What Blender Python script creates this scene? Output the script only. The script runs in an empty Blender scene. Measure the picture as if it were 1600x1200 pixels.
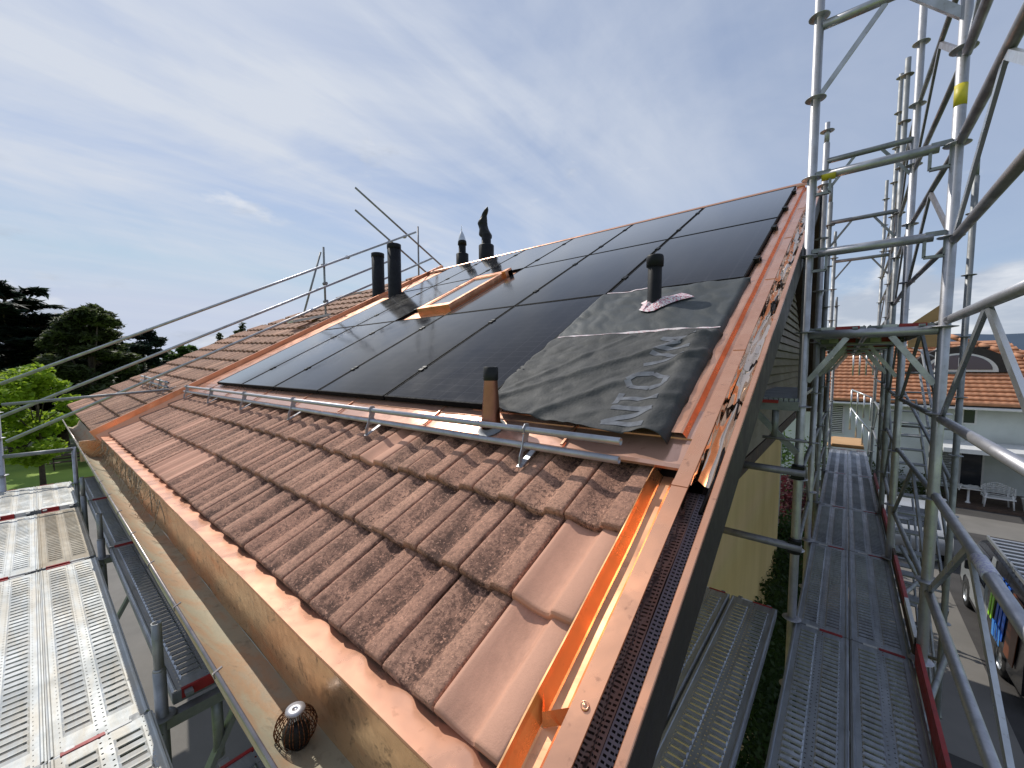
import bpy, math, random
from mathutils import Vector, Matrix, noise
random.seed(7)
C = bpy.context.scene.collection
sc = bpy.context.scene
R = math.radians
# ------------------------------------------------------------------ camera
YAW, PITCH, ROLL, FPX = -.705217812, -.067943067, -.0040832, 628.3347
PHI = .489628932
ca, sa, cb, sb = math.cos(YAW), math.sin(YAW), math.cos(PITCH), math.sin(PITCH)
FW = Vector((sa*cb, ca*cb, sb)); r0 = Vector((ca, -sa, 0)); u0 = r0.cross(FW)
RT = r0*math.cos(ROLL)+u0*math.sin(ROLL); UP = -r0*math.sin(ROLL)+u0*math.cos(ROLL)
cam = bpy.data.cameras.new('camera'); camo = bpy.data.objects.new('camera', cam); C.objects.link(camo)
camo.matrix_world = Matrix(((RT.x, UP.x, -FW.x, 0), (RT.y, UP.y, -FW.y, 0), (RT.z, UP.z, -FW.z, 0), (0, 0, 0, 1)))
cam.sensor_width = 36; cam.lens = FPX/1600*36; cam.sensor_fit = 'HORIZONTAL'
cam.shift_x = 12.6/1600; cam.shift_y = 13.0/1600
cam.clip_start = .02; cam.clip_end = 20000
sc.camera = camo
# ------------------------------------------------------------------ light
SUN = Vector((-.88, .17, 1.0)).normalized()
world = bpy.data.worlds.new('World'); sc.world = world; world.use_nodes = True
sc.view_settings.view_transform = 'Standard'; sc.view_settings.look = 'None'
sc.view_settings.exposure = 0.0; sc.view_settings.gamma = 1
nt = world.node_tree; N = nt.nodes; Lk = nt.links; N.clear()
def nn(t, **k):
    n = N.new(t)
    for a, b in k.items(): setattr(n, a, b)
    return n
def wm(op, a, b=None, c=None, clamp=False):
    n = N.new('ShaderNodeMath'); n.operation = op; n.use_clamp = clamp
    for i, v in enumerate((a, b, c)):
        if v is None: continue
        if isinstance(v, (int, float)): n.inputs[i].default_value = v
        else: Lk.new(v, n.inputs[i])
    return n.outputs[0]
sky = nn('ShaderNodeTexSky', sky_type='NISHITA'); sky.sun_disc = False
sky.sun_elevation = math.asin(SUN.z); sky.sun_rotation = math.atan2(SUN.x, SUN.y)
sky.altitude = 400; sky.air_density = 1.0; sky.dust_density = .35; sky.ozone_density = 2.0
tc = nn('ShaderNodeTexCoord'); sp = nn('ShaderNodeSeparateXYZ'); Lk.new(tc.outputs['Generated'], sp.inputs[0])
dx, dy, dz = sp.outputs
zz = wm('ADD', wm('MAXIMUM', dz, 0.0), .12)
px, py = wm('DIVIDE', dx, zz), wm('DIVIDE', dy, zz)
def cloudnoise(sx, sy, sc_, det, rough, off, dist=0.0):
    cb_ = nn('ShaderNodeCombineXYZ'); Lk.new(wm('MULTIPLY_ADD', px, sx, off), cb_.inputs[0]); Lk.new(wm('MULTIPLY_ADD', py, sy, off*.7), cb_.inputs[1])
    t = nn('ShaderNodeTexNoise'); t.inputs['Scale'].default_value = sc_; t.inputs['Detail'].default_value = det
    t.inputs['Roughness'].default_value = rough; t.inputs['Distortion'].default_value = dist
    Lk.new(cb_.outputs[0], t.inputs['Vector']); return t.outputs['Fac']
def ss(v, a, b):
    n = nn('ShaderNodeMapRange', interpolation_type='SMOOTHSTEP'); Lk.new(v, n.inputs['Value'])
    n.inputs['From Min'].default_value = a; n.inputs['From Max'].default_value = b; return n.outputs['Result']
streak = cloudnoise(2.6, .45, 1.6, 7, .55, 3.1, .35)
veil = cloudnoise(.9, .7, 1.3, 6, .58, 9.4, .8)
# thin cirrus is densest toward the sun side (-x), clearer toward +x
side = ss(wm('MULTIPLY', dx, -1.0), -.15, .85)
cir = wm('ADD', wm('MULTIPLY', ss(streak, .35, .72), wm('MULTIPLY_ADD', side, .46, .02)), wm('MULTIPLY', ss(veil, .22, .72), wm('MULTIPLY_ADD', side, .52, .22)))
lowf = ss(dz, .02, .46)
cir = wm('MULTIPLY', cir, wm('MULTIPLY_ADD', lowf, .80, .30), clamp=True)
# cumulus low on the horizon, in direction space
cb2 = nn('ShaderNodeCombineXYZ'); Lk.new(wm('MULTIPLY', dx, 1.0), cb2.inputs[0]); Lk.new(wm('MULTIPLY', dy, 1.0), cb2.inputs[1]); Lk.new(wm('MULTIPLY', dz, 2.2), cb2.inputs[2])
cu = nn('ShaderNodeTexNoise'); cu.inputs['Scale'].default_value = 5.5; cu.inputs['Detail'].default_value = 8; cu.inputs['Roughness'].default_value = .55
Lk.new(cb2.outputs[0], cu.inputs['Vector'])
band = wm('MULTIPLY', ss(wm('MULTIPLY', dz, -1.0), -.21, -.09), ss(dx, -.30, .12))
band2 = wm('MULTIPLY', wm('MULTIPLY', ss(wm('MULTIPLY', dz, -1.0), -.13, -.05), ss(dx, .4, -.5)), .35)
cumask = ss(wm('ADD', cu.outputs['Fac'], wm('MULTIPLY', wm('ADD', band, band2), .52)), .62, .78)
shade = nn('ShaderNodeTexNoise'); shade.inputs['Scale'].default_value = 7; shade.inputs['Detail'].default_value = 5
mpv = nn('ShaderNodeMapping'); mpv.inputs['Scale'].default_value = (1, 1, 3.5); mpv.inputs['Location'].default_value = (.3, .2, .12); Lk.new(tc.outputs['Generated'], mpv.inputs['Vector']); Lk.new(mpv.outputs[0], shade.inputs['Vector'])
def mixc(f, a, b):
    n = nn('ShaderNodeMix', data_type='RGBA')
    Lk.new(f, n.inputs[0])
    for v, i in ((a, 6), (b, 7)):
        if isinstance(v, tuple): n.inputs[i].default_value = (*v, 1)
        else: Lk.new(v, n.inputs[i])
    return n.outputs[2]
cap_ = nn('ShaderNodeMix', data_type='RGBA', blend_type='DARKEN'); cap_.inputs[0].default_value = 1
Lk.new(sky.outputs[0], cap_.inputs[6]); cap_.inputs[7].default_value = (5.6, 6.1, 7.3, 1)
lift = mixc(wm('ADD', .48, 0.0), cap_.outputs[2], (4.2, 4.9, 6.5))
c1 = mixc(cir, lift, (5.9, 6.35, 7.2))
cucol = mixc(ss(shade.outputs['Fac'], .40, .62), (4.2, 4.7, 5.6), (7.2, 7.4, 7.8))
c2 = mixc(wm('MULTIPLY', cumask, .85), c1, cucol)
bg = nn('ShaderNodeBackground'); bg.inputs['Strength'].default_value = .112; Lk.new(c2, bg.inputs['Color'])
wo = nn('ShaderNodeOutputWorld'); Lk.new(bg.outputs[0], wo.inputs['Surface'])
sl = bpy.data.lights.new('sun', 'SUN'); sl.energy = 3.2; sl.angle = R(.53); sl.color = (1, .95, .87)
so = bpy.data.objects.new('sun', sl); C.objects.link(so); so.rotation_euler = SUN.to_track_quat('Z', 'Y').to_euler()
sc.cycles.max_bounces = 8; sc.cycles.transparent_max_bounces = 12
sc.cycles.caustics_reflective = False; sc.cycles.caustics_refractive = False
sc.cycles.sample_clamp_indirect = 4.0
# ------------------------------------------------------------------ geometry helpers
S_ = Vector((0, math.cos(PHI), math.sin(PHI))); N_ = Vector((0, -math.sin(PHI), math.cos(PHI))); X_ = Vector((1, 0, 0)); Z_ = Vector((0, 0, 1))
def RP(X, S, h=0.0): return X_*X + S_*S + N_*(h-1.0)      # point on the roof: along eave, up the slope, height over the panels
def at(px_, py_, d): return (FW*FPX + RT*(px_-787.4) - UP*(py_-613.0))*(d/FPX)
class MB:
    def __init__(s): s.v = []; s.f = []; s.m = []; s.sm = []; s.att = []; s.att2 = []; s.cur = 0; s.a = 0.0; s.b = 0.0; s.vt = []
    def quad(s, *p, smooth=False):
        i = len(s.v); s.v += [Vector(q) for q in p]; s.f.append(tuple(range(i, i+len(p)))); s.m.append(s.cur); s.sm.append(smooth); s.att.append(s.a); s.att2.append(s.b)
    def face(s, idx, smooth=False): s.f.append(tuple(idx)); s.m.append(s.cur); s.sm.append(smooth); s.att.append(s.a); s.att2.append(s.b)
    def box(s, c, size, ax=None):
        c = Vector(c); A = ax or (X_, Vector((0, 1, 0)), Z_); a, b, d = [A[i]*size[i]*.5 for i in range(3)]
        i = len(s.v)
        s.v += [c-a-b-d, c+a-b-d, c+a+b-d, c-a+b-d, c-a-b+d, c+a-b+d, c+a+b+d, c-a+b+d]
        for q in ((0, 3, 2, 1), (4, 5, 6, 7), (0, 1, 5, 4), (1, 2, 6, 5), (2, 3, 7, 6), (3, 0, 4, 7)): s.face([i+k for k in q])
    def box2(s, p, q): s.box([(p[k]+q[k])/2 for k in range(3)], [abs(q[k]-p[k]) for k in range(3)])
    def rbox(s, X0, X1, S0, S1, h0, h1): s.box(RP((X0+X1)/2, (S0+S1)/2, (h0+h1)/2), (X1-X0, S1-S0, h1-h0), (X_, S_, N_))
    def beam(s, p, q, w, t, up=Z_):
        p, q = Vector(p), Vector(q); d = (q-p); L = d.length; d.normalize(); a = d.cross(up)
        if a.length < 1e-4: a = d.cross(X_)
        a.normalize(); b = a.cross(d); s.box((p+q)/2, (L, w, t), (d, a, b))
    def tube(s, p, q, r, n=12, r2=None, cap=True, hollow=False):
        p, q = Vector(p), Vector(q); d = (q-p).normalized(); a = d.cross(Z_ if abs(d.z) < .9 else X_).normalized(); b = d.cross(a); r2 = r if r2 is None else r2
        i = len(s.v)
        for k in range(n):
            t = 2*math.pi*k/n; o = a*math.cos(t)+b*math.sin(t); s.v.append(p+o*r); s.v.append(q+o*r2)
        for k in range(n):
            j = (k+1) % n; s.face((i+2*k, i+2*k+1, i+2*j+1, i+2*j), True)
        if hollow:
            i2 = len(s.v)
            for k in range(n):
                t = 2*math.pi*k/n; o = a*math.cos(t)+b*math.sin(t); s.v.append(p+o*r*.86); s.v.append(q+o*r2*.86)
            for k in range(n):
                j = (k+1) % n; s.face((i2+2*j, i2+2*j+1, i2+2*k+1, i2+2*k), True)
                s.face((i+2*k+1, i2+2*k+1, i2+2*j+1, i+2*j+1)); s.face((i+2*j, i2+2*j, i2+2*k, i+2*k))
        elif cap:
            s.face([i+2*k for k in range(n)]); s.face([i+2*k+1 for k in reversed(range(n))])
    def path(s, pts, r, n=10):
        for a, b in zip(pts, pts[1:]): s.tube(a, b, r, n)
    def lathe(s, base, prof, n=24, axis=Z_):
        a = axis.cross(X_ if abs(axis.x) < .9 else Z_).normalized(); b = axis.cross(a); base = Vector(base); i = len(s.v); m = len(prof)
        for k in range(n):
            t = 2*math.pi*k/n; o = a*math.cos(t)+b*math.sin(t)
            for r, z in prof: s.v.append(base+o*r+axis*z)
        for k in range(n):
            j = (k+1) % n
            for q in range(m-1): s.face((i+k*m+q, i+k*m+q+1, i+j*m+q+1, i+j*m+q), True)
    def grid(s, fn, nu, nv, smooth=True):
        i = len(s.v)
        for u in range(nu+1):
            for v in range(nv+1): s.v.append(Vector(fn(u/nu, v/nv)))
        for u in range(nu):
            for v in range(nv): s.face((i+u*(nv+1)+v, i+(u+1)*(nv+1)+v, i+(u+1)*(nv+1)+v+1, i+u*(nv+1)+v+1), smooth)
    def prism(s, pts, off):
        off = Vector(off); i = len(s.v); n = len(pts); s.v += [Vector(p) for p in pts] + [Vector(p)+off for p in pts]
        s.face(range(i, i+n)); s.face([i+n+k for k in reversed(range(n))])
        for k in range(n): j = (k+1) % n; s.face((i+k, i+n+k, i+n+j, i+j))
    def build(s, name, mat, parent=None, origin=None, recalc=False, attr=False):
        me = bpy.data.meshes.new(name)
        if origin is None:
            if parent is not None: origin = parent.location
            else:
                xs = [v.x for v in s.v]; ys = [v.y for v in s.v]; zs = [v.z for v in s.v]
                origin = Vector(((min(xs)+max(xs))/2, (min(ys)+max(ys))/2, min(zs)))
        origin = Vector(origin)
        me.from_pydata([v-origin for v in s.v], [], s.f)
        mats = mat if isinstance(mat, (list, tuple)) else [mat]
        for m in mats: me.materials.append(m)
        me.polygons.foreach_set('material_index', s.m); me.polygons.foreach_set('use_smooth', s.sm)
        if attr:
            a = me.attributes.new('rnd', 'FLOAT', 'FACE'); a.data.foreach_set('value', s.att)
            a = me.attributes.new('trough_dirt_lip_shade', 'FLOAT', 'POINT'); a.data.foreach_set('value', s.vt+[0.0]*(len(s.v)-len(s.vt)))
        me.update()
        o = bpy.data.objects.new(name, me); C.objects.link(o)
        if parent is not None: o.parent = parent; o.location = origin-Vector(parent.location)-(Vector(parent.parent.location) if parent.parent else Vector())
        else: o.location = origin
        return o
def tag(o, label, cat, group=None):
    o['label'] = label; o['category'] = cat
    if group: o['group'] = group
    return o
def thing(name, label, cat, loc, group=None):
    o = bpy.data.objects.new(name, None); C.objects.link(o); o.location = Vector(loc); o.empty_display_size = .1
    return tag(o, label, cat, group)
def struct(mb, name, mat, kind='structure'):
    o = mb.build(name, mat); o['kind'] = kind; return o
# ------------------------------------------------------------------ materials
def newmat(name):
    m = bpy.data.materials.new(name); m.use_nodes = True; t = m.node_tree; return m, t, t.nodes['Principled BSDF']
def node(t, ty, **k):
    n = t.nodes.new(ty)
    for a, b in k.items(): setattr(n, a, b)
    return n
def objco(t, rot=None, scale=(1, 1, 1), world=False):
    c = node(t, 'ShaderNodeTexCoord'); m = node(t, 'ShaderNodeMapping'); m.inputs['Scale'].default_value = scale
    src = c.outputs['Object']
    if world:
        g = node(t, 'ShaderNodeNewGeometry'); src = g.outputs['Position']
    if rot:
        r_ = node(t, 'ShaderNodeMapping'); r_.inputs['Rotation'].default_value = rot; t.links.new(src, r_.inputs['Vector']); src = r_.outputs[0]
    t.links.new(src, m.inputs['Vector']); return m.outputs[0]
def noi(t, vec, scale, det=4, rough=.55, dist=0):
    n = node(t, 'ShaderNodeTexNoise'); n.inputs['Scale'].default_value = scale; n.inputs['Detail'].default_value = det
    n.inputs['Roughness'].default_value = rough; n.inputs['Distortion'].default_value = dist; t.links.new(vec, n.inputs['Vector']); return n.outputs['Fac']
def ramp(t, fac, stops):
    n = node(t, 'ShaderNodeValToRGB'); e = n.color_ramp.elements
    while len(e) < len(stops): e.new(.5)
    for i, (p, c) in enumerate(stops): e[i].position = p; e[i].color = (*c, 1) if len(c) == 3 else c
    t.links.new(fac, n.inputs[0]); return n.outputs[0]
def rng(t, fac, a, b, c, d):
    n = node(t, 'ShaderNodeMapRange'); t.links.new(fac, n.inputs[0])
    for i, v in enumerate((a, b, c, d)): n.inputs[i+1].default_value = v
    return n.outputs[0]
def mth(t, op, a, b=None, c=None, clamp=False):
    n = node(t, 'ShaderNodeMath', operation=op); n.use_clamp = clamp
    for i, v in enumerate((a, b, c)):
        if v is None: continue
        if isinstance(v, (int, float)): n.inputs[i].default_value = v
        else: t.links.new(v, n.inputs[i])
    return n.outputs[0]
def mix(t, f, a, b, mode='MIX'):
    n = node(t, 'ShaderNodeMix', data_type='RGBA', blend_type=mode)
    if isinstance(f, (int, float)): n.inputs[0].default_value = f
    else: t.links.new(f, n.inputs[0])
    for v, i in ((a, 6), (b, 7)):
        if isinstance(v, tuple): n.inputs[i].default_value = (*v, 1)
        else: t.links.new(v, n.inputs[i])
    return n.outputs[2]
def bump(t, b, h, strength=.3, dist=.01):
    n = node(t, 'ShaderNodeBump'); n.inputs['Strength'].default_value = strength; n.inputs['Distance'].default_value = dist
    t.links.new(h, n.inputs['Height']); t.links.new(n.outputs[0], b.inputs['Normal'])
def simple(name, c1, c2=None, scale=6, rough=.6, metal=0, rv=.1, bmp=0, bs=40, stretch=(1, 1, 1), det=5, lo=.35, hi=.65, spec=None, rot=None):
    m, t, b = newmat(name); v = objco(t, rot=rot, scale=stretch); f = noi(t, v, scale, det)
    if c2: t.links.new(ramp(t, f, [(lo, c1), (hi, c2)]), b.inputs['Base Color'])
    else: b.inputs['Base Color'].default_value = (*c1, 1)
    f2 = noi(t, v, scale*2.3, 3); t.links.new(rng(t, f2, .3, .7, max(rough-rv, .02), rough+rv), b.inputs['Roughness'])
    b.inputs['Metallic'].default_value = metal
    if spec is not None: b.inputs['Specular IOR Level'].default_value = spec
    if bmp: bump(t, b, noi(t, v, bs, 4), bmp)
    return m
def coppermat(name, tarnish=.3, rough=.24, rot=None, metal=1.0, warm=(.86, .46, .30), dull=(.60, .34, .25), wob=.25, bd=.02):
    m, t, b = newmat(name); v = objco(t, rot=rot)
    f = noi(t, v, 5, 6, .6, .4); f2 = noi(t, v, 28, 4, .6)
    d = rng(t, f, .45, .72, 0, 1); c = mix(t, mth(t, 'MULTIPLY', d, tarnish*1.6, clamp=True), warm, dull)
    spots = rng(t, f2, .62, .72, 0, 1); c = mix(t, mth(t, 'MULTIPLY', spots, tarnish), c, (.40, .20, .13))
    t.links.new(c, b.inputs['Base Color']); b.inputs['Metallic'].default_value = metal
    t.links.new(rng(t, f, .3, .75, rough*.8, rough*1.7), b.inputs['Roughness'])
    bump(t, b, noi(t, objco(t, rot=rot, scale=(1, 1, 1)), 4.0, 2), wob, bd)
    return m
M = {}
RR = (-PHI, 0, 0)
M['copper'] = coppermat('copper', .55, .22, metal=.80, warm=(.90, .46, .28), dull=(.64, .30, .18))
M['copper_shiny'] = coppermat('copper_shiny', .25, .27, metal=.85, warm=(.92, .43, .24), dull=(.72, .31, .17), wob=.5, bd=.03)
M['copper_glow'] = coppermat('copper_glow', .3, .24, metal=.9, warm=(.86, .47, .23), dull=(.62, .30, .14), wob=.6, bd=.03)
M['copper_mirror'] = coppermat('copper_mirror', .12, .06, warm=(.95, .72, .54), dull=(.85, .56, .40), wob=.35, bd=.05)
M['copper_pale'] = coppermat('copper_pale', .4, .25, metal=.65, warm=(.80, .425, .275), dull=(.58, .285, .18))
def tilemat(name, light, dark, grime_and_shade):
    m, t, b = newmat(name); a = node(t, 'ShaderNodeAttribute', attribute_name='rnd'); r = a.outputs['Fac']
    tr = node(t, 'ShaderNodeAttribute', attribute_name='trough_dirt_lip_shade').outputs['Fac']
    fr = mth(t, 'FRACT', mth(t, 'MULTIPLY', r, 7.31)); fr2 = mth(t, 'FRACT', mth(t, 'MULTIPLY', r, 23.7))
    def sh(v):
        o = node(t, 'ShaderNodeVectorMath', operation='ADD'); cx = node(t, 'ShaderNodeCombineXYZ'); t.links.new(mth(t, 'MULTIPLY', r, 37.0), cx.inputs[2]); t.links.new(v, o.inputs[0]); t.links.new(cx.outputs[0], o.inputs[1]); return o.outputs[0]
    v = sh(objco(t, rot=RR, scale=(1, .30, 1))); v2 = sh(objco(t, rot=RR))
    st = noi(t, v, 20, 9, .78, .5); fine = noi(t, v2, 210, 3, .8); mid = noi(t, v2, 60, 5, .8); big = noi(t, v2, 9, 6, .7)
    clean = rng(t, r, .16, .20, 1, 0); dirty = mth(t, 'MULTIPLY_ADD', clean, -1.0, 1.0)
    base = mix(t, fr, light, (light[0]*.84, light[1]*.80, light[2]*.80))
    k = mth(t, 'ADD', mth(t, 'MULTIPLY', rng(t, st, .40, .60, 0, 1), .62), mth(t, 'MULTIPLY', rng(t, big, .38, .60, 0, 1), .45))
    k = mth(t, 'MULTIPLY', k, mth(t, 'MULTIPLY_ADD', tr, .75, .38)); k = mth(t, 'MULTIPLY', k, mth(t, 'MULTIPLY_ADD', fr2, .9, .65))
    k = mth(t, 'MULTIPLY', k, mth(t, 'MULTIPLY_ADD', clean, -.80, 1.0), clamp=True)
    c = mix(t, k, base, dark)
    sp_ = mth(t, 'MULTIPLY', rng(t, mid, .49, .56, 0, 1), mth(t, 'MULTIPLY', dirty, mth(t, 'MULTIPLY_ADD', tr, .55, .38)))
    c = mix(t, sp_, c, grime_and_shade)
    sp2 = mth(t, 'MULTIPLY', rng(t, noi(t, v2, 100, 4, .75), .58, .64, 0, 1), mth(t, 'MULTIPLY_ADD', dirty, .75, .06)); c = mix(t, sp2, c, tuple(min(1, x*1.25) for x in light))
    sp3 = mth(t, 'MULTIPLY', rng(t, noi(t, v2, 130, 3, .7), .62, .68, 0, 1), mth(t, 'MULTIPLY_ADD', dirty, .55, .08)); c = mix(t, sp3, c, (.05, .035, .03))
    l = mth(t, 'MULTIPLY', rng(t, noi(t, v2, 24, 7, .8), .665, .70, 0, 1), mth(t, 'MULTIPLY', dirty, .75)); c = mix(t, l, c, (.075, .07, .065))
    t.links.new(c, b.inputs['Base Color']); b.inputs['Roughness'].default_value = .8; b.inputs['Specular IOR Level'].default_value = .3
    bump(t, b, mth(t, 'ADD', mth(t, 'MULTIPLY', fine, mth(t, 'MULTIPLY_ADD', dirty, .8, .15)), mth(t, 'MULTIPLY', mid, mth(t, 'MULTIPLY_ADD', dirty, 1.4, .2))), .8, .007)
    return m
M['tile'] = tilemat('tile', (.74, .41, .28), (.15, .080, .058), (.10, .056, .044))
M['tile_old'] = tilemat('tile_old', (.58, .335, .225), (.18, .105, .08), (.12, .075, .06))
M['tile_orange'] = simple('tile_orange', (.62, .29, .155), (.42, .19, .10), 3, .75, 0, .08, .3, 30)
def steel(name, c1=(.54, .54, .57), c2=(.37, .37, .40), rough=.42, metal=.65):
    m, t, b = newmat(name); v = objco(t)
    f = noi(t, v, 9, 5, .6); g = noi(t, v, 45, 3, .7)
    c = ramp(t, f, [(.3, c1), (.7, c2)]); c = mix(t, mth(t, 'MULTIPLY', rng(t, g, .6, .7, 0, 1), .35), c, (.20, .16, .12))
    t.links.new(c, b.inputs['Base Color']); b.inputs['Metallic'].default_value = metal
    t.links.new(rng(t, f, .3, .7, rough-.12, rough+.14), b.inputs['Roughness']); bump(t, b, g, .15, .003)
    return m
M['steel'] = steel('galvanized_steel')
M['steel_dull'] = steel('steel_dull', (.34, .35, .36), (.22, .23, .24), .55, .6)
M['steel_rust'] = steel('steel_rust', (.33, .32, .34), (.20, .19, .205), .5, .5)
M['steel_bright'] = steel('steel_bright', (.66, .68, .70), (.50, .52, .54), .35, .85)
def deckmat(name, c1, c2, dirt, dk, metal, rough):
    m, t, b = newmat(name); v = objco(t); f = noi(t, v, 5, 6, .65, .3); g = noi(t, objco(t, scale=(.4, 3, 1)), 8, 5, .6)
    c = ramp(t, f, [(.3, c1), (.7, c2)]); c = mix(t, mth(t, 'MULTIPLY', rng(t, g, .42, .62, 0, 1), dk), c, dirt)
    # small round anti-slip holes between the slots
    sx = node(t, 'ShaderNodeSeparateXYZ'); tcn = node(t, 'ShaderNodeTexCoord'); t.links.new(tcn.outputs['Object'], sx.inputs[0])
    fx = mth(t, 'SUBTRACT', mth(t, 'FRACT', mth(t, 'DIVIDE', sx.outputs[0], .034)), .5)
    fy = mth(t, 'SUBTRACT', mth(t, 'FRACT', mth(t, 'DIVIDE', sx.outputs[1], .026)), .5)
    d = mth(t, 'SQRT', mth(t, 'ADD', mth(t, 'POWER', mth(t, 'MULTIPLY', fx, .034), 2), mth(t, 'POWER', mth(t, 'MULTIPLY', fy, .026), 2)))
    hole = mth(t, 'LESS_THAN', d, .0042)
    ay = mth(t, 'ABSOLUTE', sx.outputs[1])
    inr = mth(t, 'ADD', mth(t, 'LESS_THAN', ay, .019), mth(t, 'MULTIPLY', mth(t, 'GREATER_THAN', ay, .117), mth(t, 'LESS_THAN', ay, .131)), clamp=True)
    hole = mth(t, 'MULTIPLY', mth(t, 'MULTIPLY', hole, inr), mth(t, 'GREATER_THAN', sx.outputs[2], .04))
    t.links.new(c, b.inputs['Base Color']); b.inputs['Metallic'].default_value = metal
    t.links.new(rng(t, f, .3, .7, rough-.1, rough+.15), b.inputs['Roughness']); bump(t, b, f, .2, .01)
    tr = node(t, 'ShaderNodeBsdfTransparent'); mx = node(t, 'ShaderNodeMixShader'); t.links.new(hole, mx.inputs[0])
    t.links.new(b.outputs[0], mx.inputs[1]); t.links.new(tr.outputs[0], mx.inputs[2]); t.links.new(mx.outputs[0], t.nodes['Material Output'].inputs['Surface'])
    return m
M['deck'] = deckmat('deck_steel', (.52, .55, .60), (.38, .41, .46), (.16, .15, .15), .35, .7, .42)
M['deck_pale'] = deckmat('deck_pale', (.62, .64, .64), (.50, .52, .51), (.50, .44, .34), .55, .25, .6)
M['deck_dirty'] = deckmat('deck_dirty', (.56, .50, .40), (.44, .39, .31), (.40, .32, .22), .6, .1, .75)
M['red'] = simple('red_paint', (.42, .03, .03), (.30, .025, .025), 12, .5)
M['white'] = simple('white_paint', (.72, .72, .70), (.6, .6, .58), 12, .5)
M['yellow'] = simple('yellow_tape', (.70, .58, .03), (.6, .5, .05), 20, .5)
def glassmat():
    m, t, b = newmat('solar_glass'); v = objco(t, rot=RR)
    s = node(t, 'ShaderNodeSeparateXYZ'); t.links.new(v, s.inputs[0])
    # cell grid and fine busbars: thin lines, slightly lighter
    def lines(o, pitch, w): return mth(t, 'LESS_THAN', mth(t, 'ABSOLUTE', mth(t, 'SUBTRACT', mth(t, 'FRACT', mth(t, 'DIVIDE', o, pitch)), .5)), w)
    l1 = mth(t, 'MULTIPLY', lines(s.outputs[1], .0825, .022), .9); l2 = mth(t, 'MULTIPLY', lines(s.outputs[0], .0165, .10), .25)
    l3 = mth(t, 'MULTIPLY', lines(s.outputs[0], .165, .014), .9)
    f = mth(t, 'MAXIMUM', mth(t, 'MAXIMUM', l1, l3), l2)
    c = mix(t, f, (.006, .006, .010), (.040, .038, .045)); t.links.new(c, b.inputs['Base Color'])
    dust = noi(t, v, 3, 6, .65); t.links.new(rng(t, dust, .3, .7, .07, .17), b.inputs['Roughness'])
    b.inputs['IOR'].default_value = 1.45; b.inputs['Specular IOR Level'].default_value = .5
    b.inputs['Coat Weight'].default_value = 1; b.inputs['Coat IOR'].default_value = 1.45; b.inputs['Coat Roughness'].default_value = .09
    sc_ = noi(t, objco(t, rot=(-PHI, 0, .5), scale=(1, 9, 1)), 9, 5, .7)
    # textured anti-reflective module glass: very low reflectance face on, steep rise at grazing angles
    b.inputs['Specular IOR Level'].default_value = 0; b.inputs['Coat Weight'].default_value = 0
    df = node(t, 'ShaderNodeBsdfDiffuse'); df.inputs[0].default_value = (.35, .34, .36, 1)
    mx = node(t, 'ShaderNodeMixShader'); t.links.new(mth(t, 'MULTIPLY_ADD', rng(t, sc_, .55, .8, 0, 1), .035, mth(t, 'MULTIPLY', rng(t, dust, .3, .7, 0, 1), .022)), mx.inputs[0])
    t.links.new(b.outputs[0], mx.inputs[1]); t.links.new(df.outputs[0], mx.inputs[2])
    lw = node(t, 'ShaderNodeLayerWeight'); lw.inputs['Blend'].default_value = .5
    fr = ramp(t, lw.outputs['Facing'], [(0, (.03,)*3), (.5, (.05,)*3), (.66, (.09,)*3), (.723, (.15,)*3), (.774, (.27,)*3), (.80, (.36,)*3), (.85, (.64,)*3), (1, (1,)*3)])
    gl = node(t, 'ShaderNodeBsdfGlossy'); t.links.new(rng(t, dust, .3, .7, .07, .14), gl.inputs['Roughness']); gl.inputs['Color'].default_value = (1, .99, .96, 1)
    bm = node(t, 'ShaderNodeBump'); bm.inputs['Strength'].default_value = .05; bm.inputs['Distance'].default_value = .02; t.links.new(noi(t, v, 2.2, 1), bm.inputs['Height']); t.links.new(bm.outputs[0], gl.inputs['Normal'])
    m2 = node(t, 'ShaderNodeMixShader'); t.links.new(fr, m2.inputs[0]); t.links.new(mx.outputs[0], m2.inputs[1]); t.links.new(gl.outputs[0], m2.inputs[2])
    t.links.new(m2.outputs[0], t.nodes['Material Output'].inputs['Surface'])
    return m
M['solar'] = glassmat()
M['black'] = simple('black_frame', (.006, .006, .007), (.010, .010, .011), 20, .7, spec=.08)
M['pipe'] = simple('black_pipe', (.010, .010, .013), (.016, .016, .019), 9, .55, 0, .08, .08, 20, spec=.2)
M['plastic_black'] = simple('plastic_black', (.010, .010, .010), (.016, .016, .016), 20, .45, spec=.25)
M['tarp'] = simple('tarp', (.052, .053, .052), (.078, .078, .076), 7, .68, 0, .06, .3, 70, det=8, spec=.25)
M['tarp_upper'] = simple('tarp_upper', (.050, .056, .056), (.068, .074, .074), 4, .55, 0, .08, .2, 60, det=8, spec=.3)
M['print'] = simple('grey_print', (.175, .185, .205), (.12, .125, .14), 30, .8, spec=.2)
M['tape'] = simple('white_tape', (.70, .62, .62), (.62, .40, .42), 70, .5, lo=.5, hi=.62)
M['patch'] = simple('patch_sheet', (.78, .72, .73), (.55, .18, .24), 85, .5, lo=.46, hi=.56, det=2)
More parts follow.
